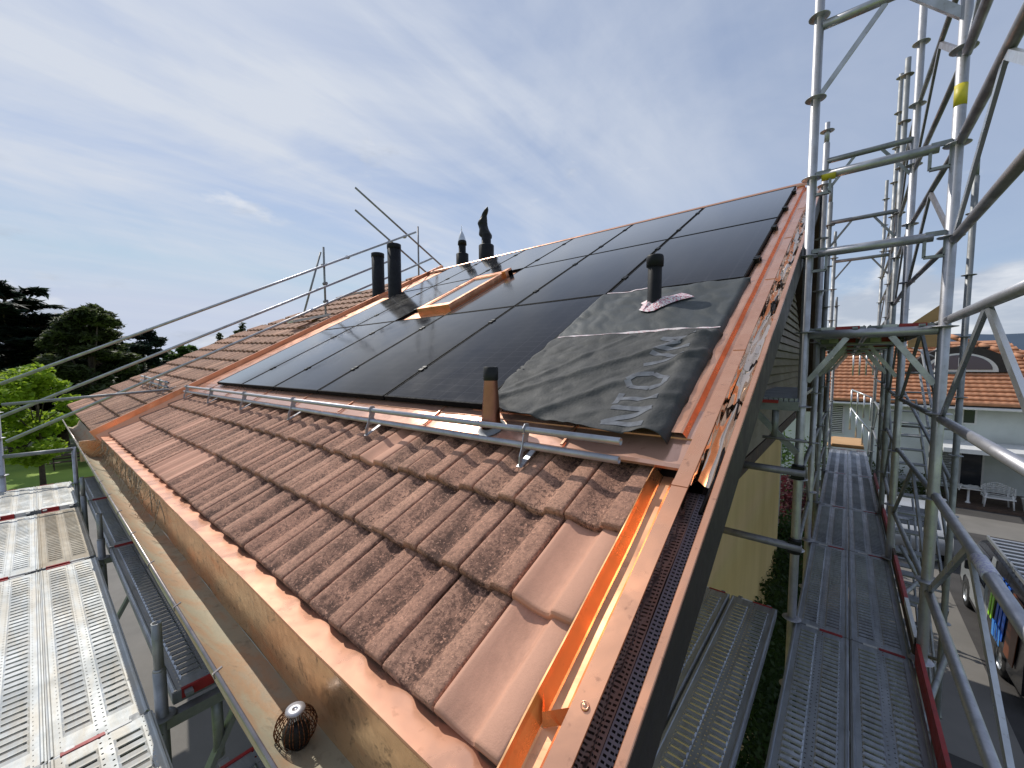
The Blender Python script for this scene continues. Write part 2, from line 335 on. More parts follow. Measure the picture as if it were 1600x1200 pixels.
def guttermat():
    m, t, b = newmat('gutter_copper'); v = objco(t); f = noi(t, objco(t, scale=(.5, 1, 1)), 4, 7, .65, .5); g = noi(t, v, 14, 5, .7)
    c = ramp(t, f, [(.30, (.40, .38, .28)), (.48, (.46, .40, .28)), (.58, (.50, .33, .20)), (.75, (.38, .38, .30))])
    c = mix(t, mth(t, 'MULTIPLY', rng(t, g, .55, .75, 0, 1), .6), c, (.15, .10, .07)); t.links.new(c, b.inputs['Base Color'])
    b.inputs['Metallic'].default_value = .1; t.links.new(rng(t, g, .3, .7, .5, .8), b.inputs['Roughness']); bump(t, b, g, .3, .01); return m
M['gutter'] = guttermat()
def gutter_in():
    m, t, b = newmat('gutter_inner'); v = objco(t); f = noi(t, objco(t, scale=(.35, 1, 1)), 4, 7, .65, .6); g = noi(t, v, 22, 6, .75, .6)
    c = ramp(t, f, [(.32, (.78, .50, .29)), (.50, (.85, .60, .38)), (.64, (.86, .44, .22)), (.8, (.64, .45, .28))])
    c = mix(t, mth(t, 'MULTIPLY', rng(t, g, .56, .66, 0, 1), .8), c, (.10, .065, .04)); t.links.new(c, b.inputs['Base Color'])
    b.inputs['Metallic'].default_value = .7; t.links.new(rng(t, f, .3, .7, .10, .30), b.inputs['Roughness']); bump(t, b, g, .2, .01); return m
M['gutter_in'] = gutter_in()
M['bead'] = simple('gutter_bead', (.30, .26, .25), (.40, .35, .32), 12, .35, .7)
M['fascia'] = simple('fascia_brown', (.036, .027, .024), (.026, .020, .018), 5, .6, 0, .1, .15, 20)
M['mesh_strip'] = simple('mesh_strip', (.30, .27, .30), (.22, .19, .21), 12, .5, .5)
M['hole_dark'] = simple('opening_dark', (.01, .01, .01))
M['yellow_wall'] = simple('yellow_wall', (.88, .65, .30), (.76, .55, .24), 1.6, .9, 0, .03, .3, 70, stretch=(1, 1, .35), det=8)
M['siding'] = simple('siding_boards', (.27, .23, .17), (.21, .175, .13), 2, .7)
M['wood_dark'] = simple('wood_dark', (.10, .06, .04), (.06, .04, .03), 5, .7)
M['ply'] = simple('plywood', (.62, .38, .18), (.50, .29, .13), 4, .7, stretch=(1, 6, 6))
M['render_white'] = simple('render_white', (.68, .72, .70), (.56, .60, .58), 1.1, .9, 0, .03, .15, 50)
M['render_shade'] = simple('render_grey', (.50, .50, .48), (.44, .44, .42), 1.5, .9)
M['window_glass'] = simple('window_glass', (.03, .035, .045), None, 6, .08)
M['velux_glass'] = simple('roof_window_glass', (.34, .36, .37), None, 6, .04, spec=1.0)
M['white_pvc'] = simple('white_pvc', (.75, .75, .74), (.68, .68, .67), 9, .4)
M['asphalt'] = simple('asphalt', (.050, .046, .044), (.070, .065, .062), 1.5, .9, 0, .05, .5, 120)
M['concrete'] = simple('concrete', (.21, .195, .175), (.165, .155, .14), .8, .85, 0, .05, .3, 80)
M['gravel'] = simple('gravel', (.13, .105, .085), (.06, .05, .042), 60, .95, 0, .03, .9, 60)
M['grass'] = simple('grass_ground', (.26, .36, .05), (.16, .26, .035), .35, .9, 0, .05, .6, 30, det=8)
M['path'] = simple('pale_path', (.55, .58, .38), (.42, .48, .28), .5, .9)
def leafmat(name, c1, c2, sc_, tr=.4):
    m, t, b = newmat(name); f = noi(t, objco(t), sc_, 5); c = ramp(t, f, [(.35, c1), (.65, c2)]); t.links.new(c, b.inputs['Base Color']); b.inputs['Roughness'].default_value = .55
    b.inputs['Specular IOR Level'].default_value = .3
    q = node(t, 'ShaderNodeBsdfTranslucent'); t.links.new(mix(t, .5, c, tuple(min(1, x*2.2) for x in c1)), q.inputs[0]); mx = node(t, 'ShaderNodeMixShader'); mx.inputs[0].default_value = tr
    t.links.new(b.outputs[0], mx.inputs[1]); t.links.new(q.outputs[0], mx.inputs[2]); t.links.new(mx.outputs[0], t.nodes['Material Output'].inputs['Surface']); return m
M['leaf_bright'] = leafmat('leaf_bright', (.30, .40, .035), (.11, .20, .02), .9, .45)
M['leaf_cedar'] = leafmat('leaf_cedar', (.026, .042, .030), (.014, .024, .018), .6)
M['leaf_dark'] = leafmat('leaf_dark', (.075, .095, .032), (.035, .05, .022), .6)
M['leaf_mid'] = leafmat('leaf_mid', (.075, .13, .03), (.035, .07, .02), .3)
M['leaf_hedge'] = leafmat('leaf_hedge', (.05, .09, .02), (.022, .045, .012), 1.4)
M['leaf_red'] = leafmat('leaf_red', (.09, .018, .026), (.05, .012, .016), 2)
M['bark'] = simple('bark', (.09, .065, .045), (.05, .038, .03), 8, .9, 0, .05, .6, 20)
M['hill'] = simple('hill', (.045, .075, .12), (.035, .062, .10), .002, 1.0)  # distance haze put into the forest colour as blue
M['van_silver'] = simple('van_silver', (.42, .44, .45), None, 6, .3, .4, .02)
M['van_dark'] = simple('van_dark', (.020, .020, .024), None, 6, .25, 0, .02)
M['van_green'] = simple('decal_green', (.36, .80, .03), None, 6, .4, 0, .02)
M['van_blue'] = simple('decal_blue', (.02, .13, .62), None, 6, .4, 0, .02)
M['van_blue2'] = simple('decal_light_blue', (.06, .30, .80), None, 6, .4, 0, .02)
M['van_brown'] = simple('decal_rust', (.17, .05, .02), None, 6, .4, 0, .02)
M['tyre'] = simple('tyre', (.02, .02, .02), None, 6, .8)
M['car_white'] = simple('car_white', (.36, .37, .39), None, 6, .25, 0, .02)
M['sticker'] = simple('sticker_print', (.70, .70, .74), (.40, .38, .60), 90, .5, lo=.45, hi=.6)

# ================================================================== SETTING
G = -6.1
mb = MB(); mb.quad((-4000, -4000, G), (4000, -4000, G), (4000, 4000, G), (-4000, 4000, G)); struct(mb, 'ground', M['grass'])
mb = MB(); mb.quad((-3.2, -6, G+.004), (30, -6, G+.004), (30, 26.5, G+.004), (-3.2, 26.5, G+.004)); struct(mb, 'yard_asphalt', M['asphalt'])
mb = MB(); mb.quad((.9, 9, G+.008), (2.35, 9, G+.008), (2.35, 18.4, G+.008), (.9, 18.4, G+.008)); mb.quad((.9, 18.4, G+.008), (12, 18.4, G+.008), (12, 20.4, G+.008), (.9, 20.4, G+.008))
mb.quad((1.2, 21.6, G+.008), (14, 21.6, G+.008), (14, 24.0, G+.008), (1.2, 24.0, G+.008)); struct(mb, 'pavement', M['concrete'])
mb = MB(); mb.quad((-2.9, -3, G+.012), (.75, -3, G+.012), (.75, 15, G+.012), (-2.9, 15, G+.012)); struct(mb, 'gravel_bed', M['gravel'])
mb = MB(); mb.quad((-30, -4, G+.004), (-3.4, -4, G+.004), (-3.4, 3.4, G+.004), (-30, 3.4, G+.004)); struct(mb, 'terrace_paving', M['concrete'])
mb = MB(); mb.quad((-50, -12, G+.008), (-44, -12, G+.008), (-44, 40, G+.008), (-50, 40, G+.008)); struct(mb, 'garden_path', M['path'])
mb = MB()
for k in range(40):
    a0, a1 = R(-25+k*2.2), R(-25+(k+1)*2.2); r = 3400
    h0, h1 = [150+28*noise.noise(Vector((a*4, 1.3, 0)))+12*noise.noise(Vector((a*17, 4.3, 0))) for a in (a0, a1)]
    p0, p1 = (math.sin(a0)*r, math.cos(a0)*r), (math.sin(a1)*r, math.cos(a1)*r)
    mb.quad((p0[0]*.7, p0[1]*.7, G), (p1[0]*.7, p1[1]*.7, G), (*p1, h1), (*p0, h0), smooth=True)
    mb.quad((*p0, h0), (*p1, h1), (p1[0]*1.2, p1[1]*1.2, G), (p0[0]*1.2, p0[1]*1.2, G), smooth=True)
struct(mb, 'hills', M['hill'])

# ================================================================== HOUSE
XR, XD, XL = -.30, -7.66, -12.12      # right verge, copper divider, far verge
house = thing('house', 'yellow rendered house whose tiled roof is being refitted with copper flashings', 'house', (-4, 7, G))
def hp(mb, name, mat, **k): return mb.build(name, mat, house, **k)
yr, zr = RP(0, 6.62, 0).y, RP(0, 6.62, 0).z
yb = 2*yr-.9
# walls
mb = MB(); mb.box2((-11.9, 2.1, G), (-1.07, yb-.5, -1.0)); front = hp(mb, 'wall', M['render_shade'])
mb = MB(); mb.prism([(-.9, 1.3, G), (-.9, 9.3, G), (-.9, 9.3, -1.35), (-.9, 7.4, -.93), (-.9, 1.9, -.93), (-.9, 1.3, -1.3)], (-.16, 0, 0)); hp(mb, 'wall', M['yellow_wall'])
mb = MB()
z = -.78
while z < zr-.35:                                   # horizontal gable boards
    h = z+.095; y0 = max(1.45, (h+1.35)/math.tan(PHI)+.55); y1 = 2*yr-y0
    if y1 > y0: mb.quad((-.62, y0, z), (-.62, y1, z), (-.640, y1, h-.012), (-.640, y0, h-.012)); mb.quad((-.62, y0, z), (-.62, y1, z), (-.659, y1, z), (-.659, y0, z)); mb.quad((-.640, y0, h-.012), (-.640, y1, h-.012), (-.659, y1, h-.012), (-.659, y0, h-.012))
    z += .095
mb.quad((-.66, 2.0, -.8), (-.66, yb-.7, -.8), (-.66, yr, zr-.3)); hp(mb, 'gable_boards', M['siding'])
mb = MB(); mb.box2((-.93, 1.5, -.92), (-.62, yb-.8, -.80)); hp(mb, 'eave_beam', M['wood_dark'])
# roof slab both sides
A2 = Vector((-.99907, -.01957, .03833)); O2 = RP(XD, 0, -.10); N2 = S_.cross(A2); N2 = -N2 if N2.z < 0 else N2; N2.normalize()
mb = MB(); mb.rbox(XD, -.57, .20, 6.62, -.27, -.205); mb.rbox(-.57, -.33, .02, 6.62, -.26, -.165); mb.prism([FP(0, .1, -.16), FP(0, 7, -.16), FP(-4.4, 3.7, -.16), FP(-4.4, .1, -.16)] if False else [O2+S_*.1+N2*-.09, O2+S_*6.9+N2*-.09, O2+A2*1.5+S_*6.5+N2*-.09, O2+A2*4.4+S_*3.6+N2*-.09, O2+A2*4.4+S_*.1+N2*-.09], N2*-.06)
d = Vector((0, math.cos(PHI), -math.sin(PHI))); nb = Vector((0, math.sin(PHI), math.cos(PHI)))
rt = Vector((0, yr, zr)); mb.box(rt+d*3.4-nb*.18+X_*((XL-.33)/2), (abs(XL+.33), 6.8, .08), (X_, d, nb)); slab = hp(mb, 'roof', M['wood_dark'])
mb = MB()
for k in range(18):
    p = rt+d*(.37*k+.1)-nb*.06; mb.box(p+d*.18+X_*((XL-.4)/2), (abs(XL+.4), .40, .03), (X_, (d*1+nb*-.06).normalized(), nb))
mb.build('back_tiles', M['tile_old'], slab, origin=house.location)
# ---- tiles
PROF = [(0, -.012), (.012, .004), (.035, .010), (.08, .009), (.16, .000), (.28, -.012), (.42, -.020), (.53, -.020), (.59, -.012), (.625, .000), (.65, .008), (.69, .011), (.94, .012), (.975, .008), (.99, .002), (1, -.012)]
PROF_LO = [(0, -.008), (.05, .011), (.22, -.004), (.48, -.018), (.66, .009), (.95, .013), (1, -.008)]
PROF_T = .010
def tile(mb, F, x0, w, s0, L, h, rn, prof=PROF, gap=.005, th=.038):
    """one interlocking tile; F(X,S,h)->point"""
    j = [random.uniform(-.0025, .0025) for _ in range(4)]; sl = .095
    rows = [(s0+.0, h-th), (s0-.001, h-.012), (s0+.004, h-.003), (s0+.014, h+.0), (s0+.10, h-.10*sl*.9), (s0+L-.15, h-(L-.15)*sl), (s0+L, h-L*sl)]
    rows = [(a+j[0], b+j[1]) for a, b in rows]; i = len(mb.v); n = len(prof); mb.a = rn
    for k, (s, hh) in enumerate(rows):
        for u, ph in prof:
            amp = 1 if k > 0 else .75
            mb.v.append(F(x0+gap/2+u*(w-gap)+j[2]*(1 if k else .9), s, hh+ph*amp+j[3]*(u-.5)))
            mb.vt.append(max(0, min(1, (PROF_T-ph)/.030))*.9+(.55 if k > 5 else 0)+(.8 if k < 1 else 0))  # trough dirt, plus shade painted on lip fronts and under the next lip
    for k in range(len(rows)-1):
        for q in range(n-1): mb.face((i+k*n+q, i+k*n+q+1, i+(k+1)*n+q+1, i+(k+1)*n+q), k > 1)
    mb.b = 0.0
    # side skirts
    for q, sg in ((0, 1), (n-1, -1)):
        b = len(mb.v)
        for s, hh in rows: mb.v.append(F(x0+gap/2+prof[q][0]*(w-gap), s, hh-.022 if hh > h-.02 else hh)); mb.vt.append(1.0)
        for k in range(len(rows)-1):
            f = (i+k*n+q, i+(k+1)*n+q, b+k+1, b+k); mb.face(f if sg > 0 else f[::-1])
courses = [(.138, .366), (.504, .363), (.867, .378)]
W = .2447; ncol = 29
mb = MB(); random.seed(11)
for ci, (s0, ex) in enumerate(courses):
    for k in range(ncol):
        x0 = -.553-(k+1)*W
        rn = random.uniform(.2, 1)
        if ci == 0 and (k in (0,) or 14 <= k <= 16 or k >= 24): rn = random.uniform(0, .14)
        if ci == 1 and k in (0, 20): rn = .1
        if random.random() < .035: rn = random.uniform(0, .14)
        tile(mb, RP, x0, W, s0, ex+.05, -.100+random.uniform(-.002, .002), rn)
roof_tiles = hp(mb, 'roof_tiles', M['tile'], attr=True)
# far part of the roof, a slightly different plane that starts at the divider
def FP(a, s, h): return O2+A2*(-a)+S_*s+N2*h
mb = MB(); random.seed(5); s0 = .02; k = 0
while s0 < 6.9:
    amax = 4.42 if s0 < 3.4 else max(.2, 4.42-(s0-3.4)*.93)
    if s0 > 6.2: amax = max(.3, 1.81-(s0-6.2)*2.0)
    nx = int(amax/.2447)
    for q in range(nx):
        tile(mb, FP, -(q+1)*.2447-.02, .2447, s0, .41, .012, random.uniform(.2, 1) if random.random() > .06 else .1, PROF_LO)
    s0 += .365; k += 1
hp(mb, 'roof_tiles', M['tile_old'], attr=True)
mb = MB(); mb.prism([FP(-4.44, 0, .0), FP(-4.44, 3.6, .0), FP(-4.44, 3.6, -.2), FP(-4.44, 0, -.2)], A2*.03); hp(mb, 'roof_edge_board', M['wood_dark'])
# ---- copper divider: upstand box between old tiles and new roof
mb = MB()
mb.prism([RP(-7.74, 0, -.13), RP(-7.74, 0, .015), RP(-7.66, 0, .02), RP(-7.66, 0, -.13)], S_*7.05+N_*.0)
mb.prism([RP(-7.655, .02, -.15), RP(-7.655, .02, -.055), RP(-7.60, .02, -.15)], S_*7.0)
hp(mb, 'copper_divider', M['copper_shiny'])
mb = MB(); mb.rbox(-7.63, -6.72, 1.42, 6.9, -.06, -.052); hp(mb, 'flashing_sheet', M['copper_pale'])
# ---- copper eave strip: lies under the first tiles and turns down into the gutter
def XP(prof, x0, x1, mbx, n=1, smooth=False, wob=0):
    i = len(mbx.v); m_ = len(prof)
    for k in range(n+1):
        x = x0+(x1-x0)*k/n; w = wob*noise.noise(Vector((x*3.1, .3, 0)))
        for q, (y, z) in enumerate(prof): mbx.v.append(Vector((x, y+w*(q > 0), z)))
    for k in range(n):
        for q in range(m_-1): mbx.face((i+k*m_+q, i+(k+1)*m_+q, i+(k+1)*m_+q+1, i+k*m_+q+1), smooth)
mb = MB(); XP([(.76, -.945), (.700, -.941), (.646, -.939), (.556, -.936), (.554, -.941), (.560, -.954)], -7.62, -.455, mb, 60, wob=.004)
hp(mb, 'eave_strip', M['copper_pale'])
mb = MB(); XP([(.562, -.95), (.563, -1.0), (.566, -1.08), (.572, -1.16), (.572, -1.222)], -7.62, -.46, mb, 90, True, wob=.006)
gut = hp(mb, 'gutter_back', M['gutter_in'])
mb = MB(); XP([(.572, -1.222), (.52, -1.218), (.475, -1.205), (.43, -1.175), (.385, -1.12), (.350, -1.05), (.336, -.985), (.332, -.985), (.344, -1.055), (.378, -1.125), (.425, -1.182), (.472, -1.212), (.52, -1.225), (.572, -1.229)], -7.62, -.35, mb, 60, True, wob=.003)
gutter = hp(mb, 'gutter', M['gutter'])
mb = MB(); XP([(.60, -1.10), (.56, -1.20), (.49, -1.25), (.43, -1.22), (.385, -1.15), (.368, -1.07), (.362, -1.07), (.380, -1.155), (.425, -1.23), (.49, -1.26), (.565, -1.21), (.605, -1.11)], -12.1, -7.66, mb, 30, True)
g2 = hp(mb, 'gutter', M['gutter'])
mb = MB(); mb.tube((-7.62, .334, -.983), (-.35, .334, -.983), .0062, 10); mb.build('bead', M['bead'], gutter, origin=house.location)
mb = MB(); mb.tube((-12.1, .364, -1.066), (-7.66, .364, -1.066), .010, 10); mb.build('bead', M['bead'], g2, origin=house.location)
for k in range(13):
    x = -.95-k*.55; mb = MB(); mb.beam((x, .325, -.980), (x, .350, -.970), .008, .004); mb.beam((x, .325, -.980), (x, .328, -.998), .008, .004)
    mb.build('gutter_hook', M['bead'], gutter, origin=house.location)
mb = MB(); mb.box2((-7.68, .36, -1.25), (-7.63, .62, -.98)); hp(mb, 'gutter_end', M['gutter_in'])
mb = MB(); mb.box2((-12.1, .62, -1.30), (-.34, .66, -.98)); hp(mb, 'fascia', M['fascia'])
mb = MB(); mb.box2((-12.0, .66, -1.30), (-.95, 2.1, -1.26)); hp(mb, 'soffit', M['fascia'])
# ---- copper flashing between the tiles and the panels
mb = MB()
def RX(prof, x0, x1, mbx, n=1, smooth=False, wob=0):
    i = len(mbx.v); m_ = len(prof)
    for k in range(n+1):
        x = x0+(x1-x0)*k/n
        for q, (s, h) in enumerate(prof): mbx.v.append(RP(x, s, h+wob*noise.noise(Vector((x*4.3, s*9, 0)))))
    for k in range(n):
        for q in range(m_-1): mbx.face((i+k*m_+q, i+k*m_+q+1, i+(k+1)*m_+q+1, i+(k+1)*m_+q), smooth)
RX([(1.190, -.088), (1.186, -.072), (1.20, -.064), (1.30, -.062), (1.345, -.060), (1.347, -.054), (1.36, -.054), (1.55, -.055)], -7.60, -.432, mb, 120, wob=.003)
hp(mb, 'flashing_apron', coppermat('copper_apron', .5, .17, metal=.55, warm=(.80, .46, .33), dull=(.60, .33, .24), wob=.12))
for x in (-6.9, -5.9, -4.9, -3.9, -3.05, -1.98, -.98): mb = MB(); mb.rbox(x-.006, x+.006, 1.20, 1.42, -.058, -.049); hp(mb, 'flashing_seam', M['copper_pale'])
mb = MB(); mb.rbox(-1.72, -.56, 1.4, 3.3, -.055, -.05); hp(mb, 'flashing_sheet', M['copper'])
mb = MB(); mb.rbox(-4.75, -3.69, 3.14, 4.95, -.045, -.040); hp(mb, 'flashing_sheet', M['copper_pale'])
# ---- verge: channel, cap, upstand, perforated strip, barge board
def RS(prof, s0, s1, mbx, n=1, smooth=False, wob=0):
    i = len(mbx.v); m_ = len(prof)
    for k in range(n+1):
        s = s0+(s1-s0)*k/n
        for q, (x, h) in enumerate(prof): mbx.v.append(RP(x+wob*.6*noise.noise(Vector((s*3.3, x*20, 2))), s, h+wob*noise.noise(Vector((s*3.1, x*15, 0)))))
    for k in range(n):
        for q in range(m_-1): mbx.face((i+k*m_+q, i+k*m_+q+1, i+(k+1)*m_+q+1, i+(k+1)*m_+q), smooth)
mb = MB(); RS([(-.566, -.140), (-.560, -.087), (-.555, -.085), (-.550, -.096), (-.531, -.128), (-.526, -.131)], .03, 1.19, mb, 60, wob=.006); hp(mb, 'verge_channel', M['copper_glow'])
mb = MB(); RS([(-.526, -.131), (-.492, -.129), (-.486, -.133), (-.428, -.133), (-.428, -.004)], .03, 1.19, mb, 60, wob=.004); hp(mb, 'channel_floor', coppermat('copper_floor', .6, .30, metal=.8, warm=(.90, .44, .24), dull=(.60, .27, .14), wob=.5))
mb = MB(); RS([(-.57, -.058), (-.56, -.030), (-.535, -.028), (-.497, -.026), (-.488, -.028), (-.474, -.055), (-.428, -.056), (-.428, -.004)], 1.345, 6.6, mb, 90, wob=.0035); hp(mb, 'verge_flashing', M['copper'])
mb = MB(); RS([(-.431, -.02), (-.431, .0), (-.380, .0), (-.379, -.004)], -.02, 6.62, mb, 90, wob=.0012); cap = hp(mb, 'verge_cap', M['copper'])
for s in (.115, 1.02, 2.02, 3.05, 4.05, 5.1): mb = MB(); mb.rbox(-.4315, -.379, s, s+.022 if s > .5 else s+.002, .0005, .0025); mb.build('cap_joint', M['copper'], cap, origin=house.location)
mb = MB()
mb.lathe(RP(-.402, .305, .002), [(.0, .004), (.004, .004), (.0045, .002), (.007, .002), (.0075, .0035), (.009, .0035), (.010, 0)], 20, N_)
mb.build('rivet', M['copper'], cap, origin=house.location)
mb = MB(); RS([(-.379, -.004), (-.379, -.135)], -.02, 6.62, mb, 120, True, wob=.006); hp(mb, 'verge_upstand', M['copper_mirror'])
# square copper outlet piece in the channel
mb = MB(); a = .30
mb.quad(RP(-.525, a-.045, -.129), RP(-.430, a+.02, -.131), RP(-.430, a+.035, -.078), RP(-.520, a-.030, -.080))
mb.quad(RP(-.525, a-.045, -.129), RP(-.520, a-.030, -.080), RP(-.541, a+.01, -.083), RP(-.538, a-.01, -.125))
hp(mb, 'channel_stop', M['copper_glow'])
# perforated ventilation strip
def perfmat():
    m, t, b = newmat('perforated_strip'); s = node(t, 'ShaderNodeSeparateXYZ'); t.links.new(objco(t, rot=RR), s.inputs[0])
    b.inputs['Base Color'].default_value = (.30, .26, .29, 1); b.inputs['Metallic'].default_value = .3; b.inputs['Roughness'].default_value = .5
    fy = mth(t, 'ABSOLUTE', mth(t, 'SUBTRACT', mth(t, 'FRACT', mth(t, 'DIVIDE', s.outputs[1], .0125)), .5))
    fx = mth(t, 'ABSOLUTE', mth(t, 'SUBTRACT', mth(t, 'FRACT', mth(t, 'DIVIDE', s.outputs[0], .012)), .5))
    hole = mth(t, 'MULTIPLY', mth(t, 'LESS_THAN', fy, .22), mth(t, 'LESS_THAN', fx, .33))
    tr = node(t, 'ShaderNodeBsdfTransparent'); mx = node(t, 'ShaderNodeMixShader'); t.links.new(hole, mx.inputs[0]); t.links.new(b.outputs[0], mx.inputs[1]); t.links.new(tr.outputs[0], mx.inputs[2])
    t.links.new(mx.outputs[0], t.nodes['Material Output'].inputs['Surface']); return m
M['perf'] = perfmat()
mb = MB(); RS([(-.378, -.118), (-.352, -.122), (-.350, -.116), (-.346, -.116), (-.344, -.122), (-.318, -.118)], .0, 1.12, mb, 4); hp(mb, 'perforated_strip', M['perf'])
mb = MB()
def crumple(u, v):
    s_ = 1.12+5.48*u; x = -.379+.060*v; q = noise.noise(Vector((s_*2.6, v*1.2, .4)))*.022+abs(noise.noise(Vector((s_*5.5, v*1.8, 3.4))))*.010
    return RP(x, s_, -.055-.02*math.sin(v*3.14)+q*(.25+math.sin(v*3.14)))
mb.grid(crumple, 200, 6, smooth=True); hp(mb, 'crumpled_lining', M['copper_mirror'])
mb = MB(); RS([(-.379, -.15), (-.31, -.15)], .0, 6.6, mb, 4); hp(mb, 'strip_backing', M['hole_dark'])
mb = MB(); RS([(-.319, -.12), (-.319, -.032), (-.317, -.030), (-.299, -.030), (-.297, -.032), (-.297, -.04)], -.05, 6.62, mb, 60, wob=.0012); hp(mb, 'verge_edge', M['copper'])
mb = MB(); mb.rbox(-.318, -.298, -.08, 6.62, -.21, -.036); hp(mb, 'barge_board', M['fascia'])
# ridge capping
mb = MB(); RX([(6.535, -.02), (6.54, .002), (6.60, .010), (6.66, .0), (6.70, -.05)], -7.6, -.40, mb, 30, True); hp(mb, 'ridge_cap', M['copper_pale'])
# ================================================================== SOLAR PANELS
PX = [-6.79, -5.765, -4.74, -3.70, -2.63, -1.61, -.557]; PS = [1.385, 3.165, 4.92, 6.53]
cname = ['far left', 'second', 'third', 'fourth', 'fifth', 'rightmost']; rname = ['lower row', 'middle row', 'upper row']
def panel(x0, x1, s0, s1, label):
    root = thing('solar_panel', label, 'solar panel', RP((x0+x1)/2, s0, -.035), 'black solar panels on the roof')
    x0 += .009; x1 -= .009; s0 += .006; s1 -= .006; fw = .012
    f = MB()
    f.rbox(x0, x1, s0, s0+fw, -.036, 0); f.rbox(x0, x1, s1-fw, s1, -.036, 0); f.rbox(x0, x0+fw, s0+fw, s1-fw, -.036, 0); f.rbox(x1-fw, x1, s0+fw, s1-fw, -.036, 0)
    f.build('frame', M['black'], root)
    g = MB(); g.rbox(x0+fw, x1-fw, s0+fw, s1-fw, -.012, -.0025); g.build('glass', M['solar'], root)
    for s in (s0+(s1-s0)*.24, s1-(s1-s0)*.22):
        c = MB(); c.rbox(x1-.012, x1+.030, s-.035, s-.008, -.03, .008); c.rbox(x1-.012, x1+.030, s+.008, s+.035, -.03, .008); c.rbox(x1-.004, x1+.02, s-.012, s+.012, -.02, .004); c.build('clamp', M['plastic_black'], root)
    return root
for c in range(6):
    for r in range(3):
        if (c, r) in ((5, 0), (2, 1)): continue
        lab = f'black solar panel in the {rname[r]}, {cname[c]} column from the left of the roof'
        if c == 0: lab = f'black solar panel in the {rname[r]} beside the copper divider'
        if c == 5: lab = f'black solar panel in the {rname[r]} beside the copper roof edge'
        panel(PX[c], PX[c+1], PS[r], PS[r+1], lab)
# mounting rail ends under the panels at the right edge
for k, s in enumerate((3.62, 4.55, 5.35)):
    mb = MB(); mb.rbox(-.575, -.530, s-.02, s+.02, -.05, -.012)
    for q in range(5): mb.tube(RP(-.55, s, -.02), RP(-.545+random.uniform(-.012, .012), s+random.uniform(-.05, .05), -.045), .006, 6)
    tag(mb.build('rail_end', M['plastic_black']), 'black mounting rail end poking out under the rightmost panels, ' + ('nearest to the tarp', 'middle one', 'nearest to the ridge')[k], 'rail end', 'rail ends at the roof edge')
# ================================================================== TARP
def th(X, S):
    f1 = math.exp(-(((X+1.58)*.62-(S-1.42)*.785)/.030)**2); f2 = math.exp(-(((X+1.15)*.70-(S-1.40)*.71)/.028)**2)
    w = noise.noise(Vector((X*3+S*1.2, S*5-X*3.5, .3)))*.010+noise.noise(Vector((X*10+S*6, S*12-X*9, 1.7)))*.004+abs(noise.noise(Vector((X*6+S*2.5, S*9-X*6.5, 5.2))))*.016
    if S > 2.29: w = noise.noise(Vector((X*6, S*3.5, 4.4)))*.015+abs(noise.noise(Vector((X*9+S*4, S*6, 7))))*.012; f1 *= .3; f2 *= .3
    f3 = math.exp(-(((X+1.50)*.80-(S-1.62)*.60)/.022)**2)*(S < 2.25); f4 = math.exp(-(((X+1.0)*.45-(S-1.34)*.89)/.02)**2)*.8
    h = .004+w*.85+.020*f1+.017*f2+.008*f3+.008*f4
    h += .022*math.exp(-((X+.62)/.05)**2)*(S < 2.2)
    return h
def sb_(X):                                        # lower hem
    t = (X+1.62)/1.09
    return 1.50-.17*min(1, t*4.5)**.8-.07*t+.018*math.sin(X*9)*min(1, t*3)
def tarp_pt(u, v):
    X = -1.618+u*1.09; lo = sb_(X); S = lo+(3.16-lo)*v
    if u < .03 and v < .5: X += .01*math.sin(v*40)
    h = th(X, S)
    e = max(0, (u-.965)/.035); X += 0; h -= .045*e*e+.0
    b_ = max(0, 1-v/.02); h += (.014*math.sin(X*13+1)+.004)*b_*(X < -.7)
    if v > .985: h = -.004
    return RP(X, S, h)
tarp = thing('tarpaulin', 'wrinkled dark grey roofing membrane laid where the lower right panel is missing', 'membrane', RP(-1.07, 2.2, -.05))
mb = MB(); mb.grid(tarp_pt, 110, 190)
mb.m = [1 if RP(0, 0, 0) is None else (1 if (mb.v[f[0]]-RP(0, 0, 0)).dot(S_) > 2.29 else 0) for f in mb.f]
o = mb.build('membrane', [M['tarp'], M['tarp_upper']], tarp)
md = o.modifiers.new('thick', 'SOLIDIFY'); md.thickness = .002; md.offset = -1
mb = MB()
def strip(mbx, p, q, w, n=26, k=3, lift=.0022):
    (x0, s0), (x1, s1) = p, q; L = math.hypot(x1-x0, s1-s0); ax, as_ = -(s1-s0)/L, (x1-x0)/L; i = len(mbx.v)
    for a in range(n+1):
        for b in range(k+1):
            X = x0+(x1-x0)*a/n+ax*w*(b/k-.5); S = s0+(s1-s0)*a/n+as_*w*(b/k-.5); mbx.v.append(RP(X, S, th(X, S)+lift))
    for a in range(n):
        for b in range(k): mbx.face((i+a*(k+1)+b, i+a*(k+1)+b+1, i+(a+1)*(k+1)+b+1, i+(a+1)*(k+1)+b), True)
strip(mb, (-1.60, 2.288), (-.545, 2.300), .022, 80); mb.build('seam_tape', M['tape'], tarp)
mb = MB(); strip(mb, (-1.59, 3.148), (-1.2, 3.150), .02, 30); mb.build('seam_tape', M['tape'], tarp)
T, Bt = -.822, -.632                               # tops and feet of the printed letters
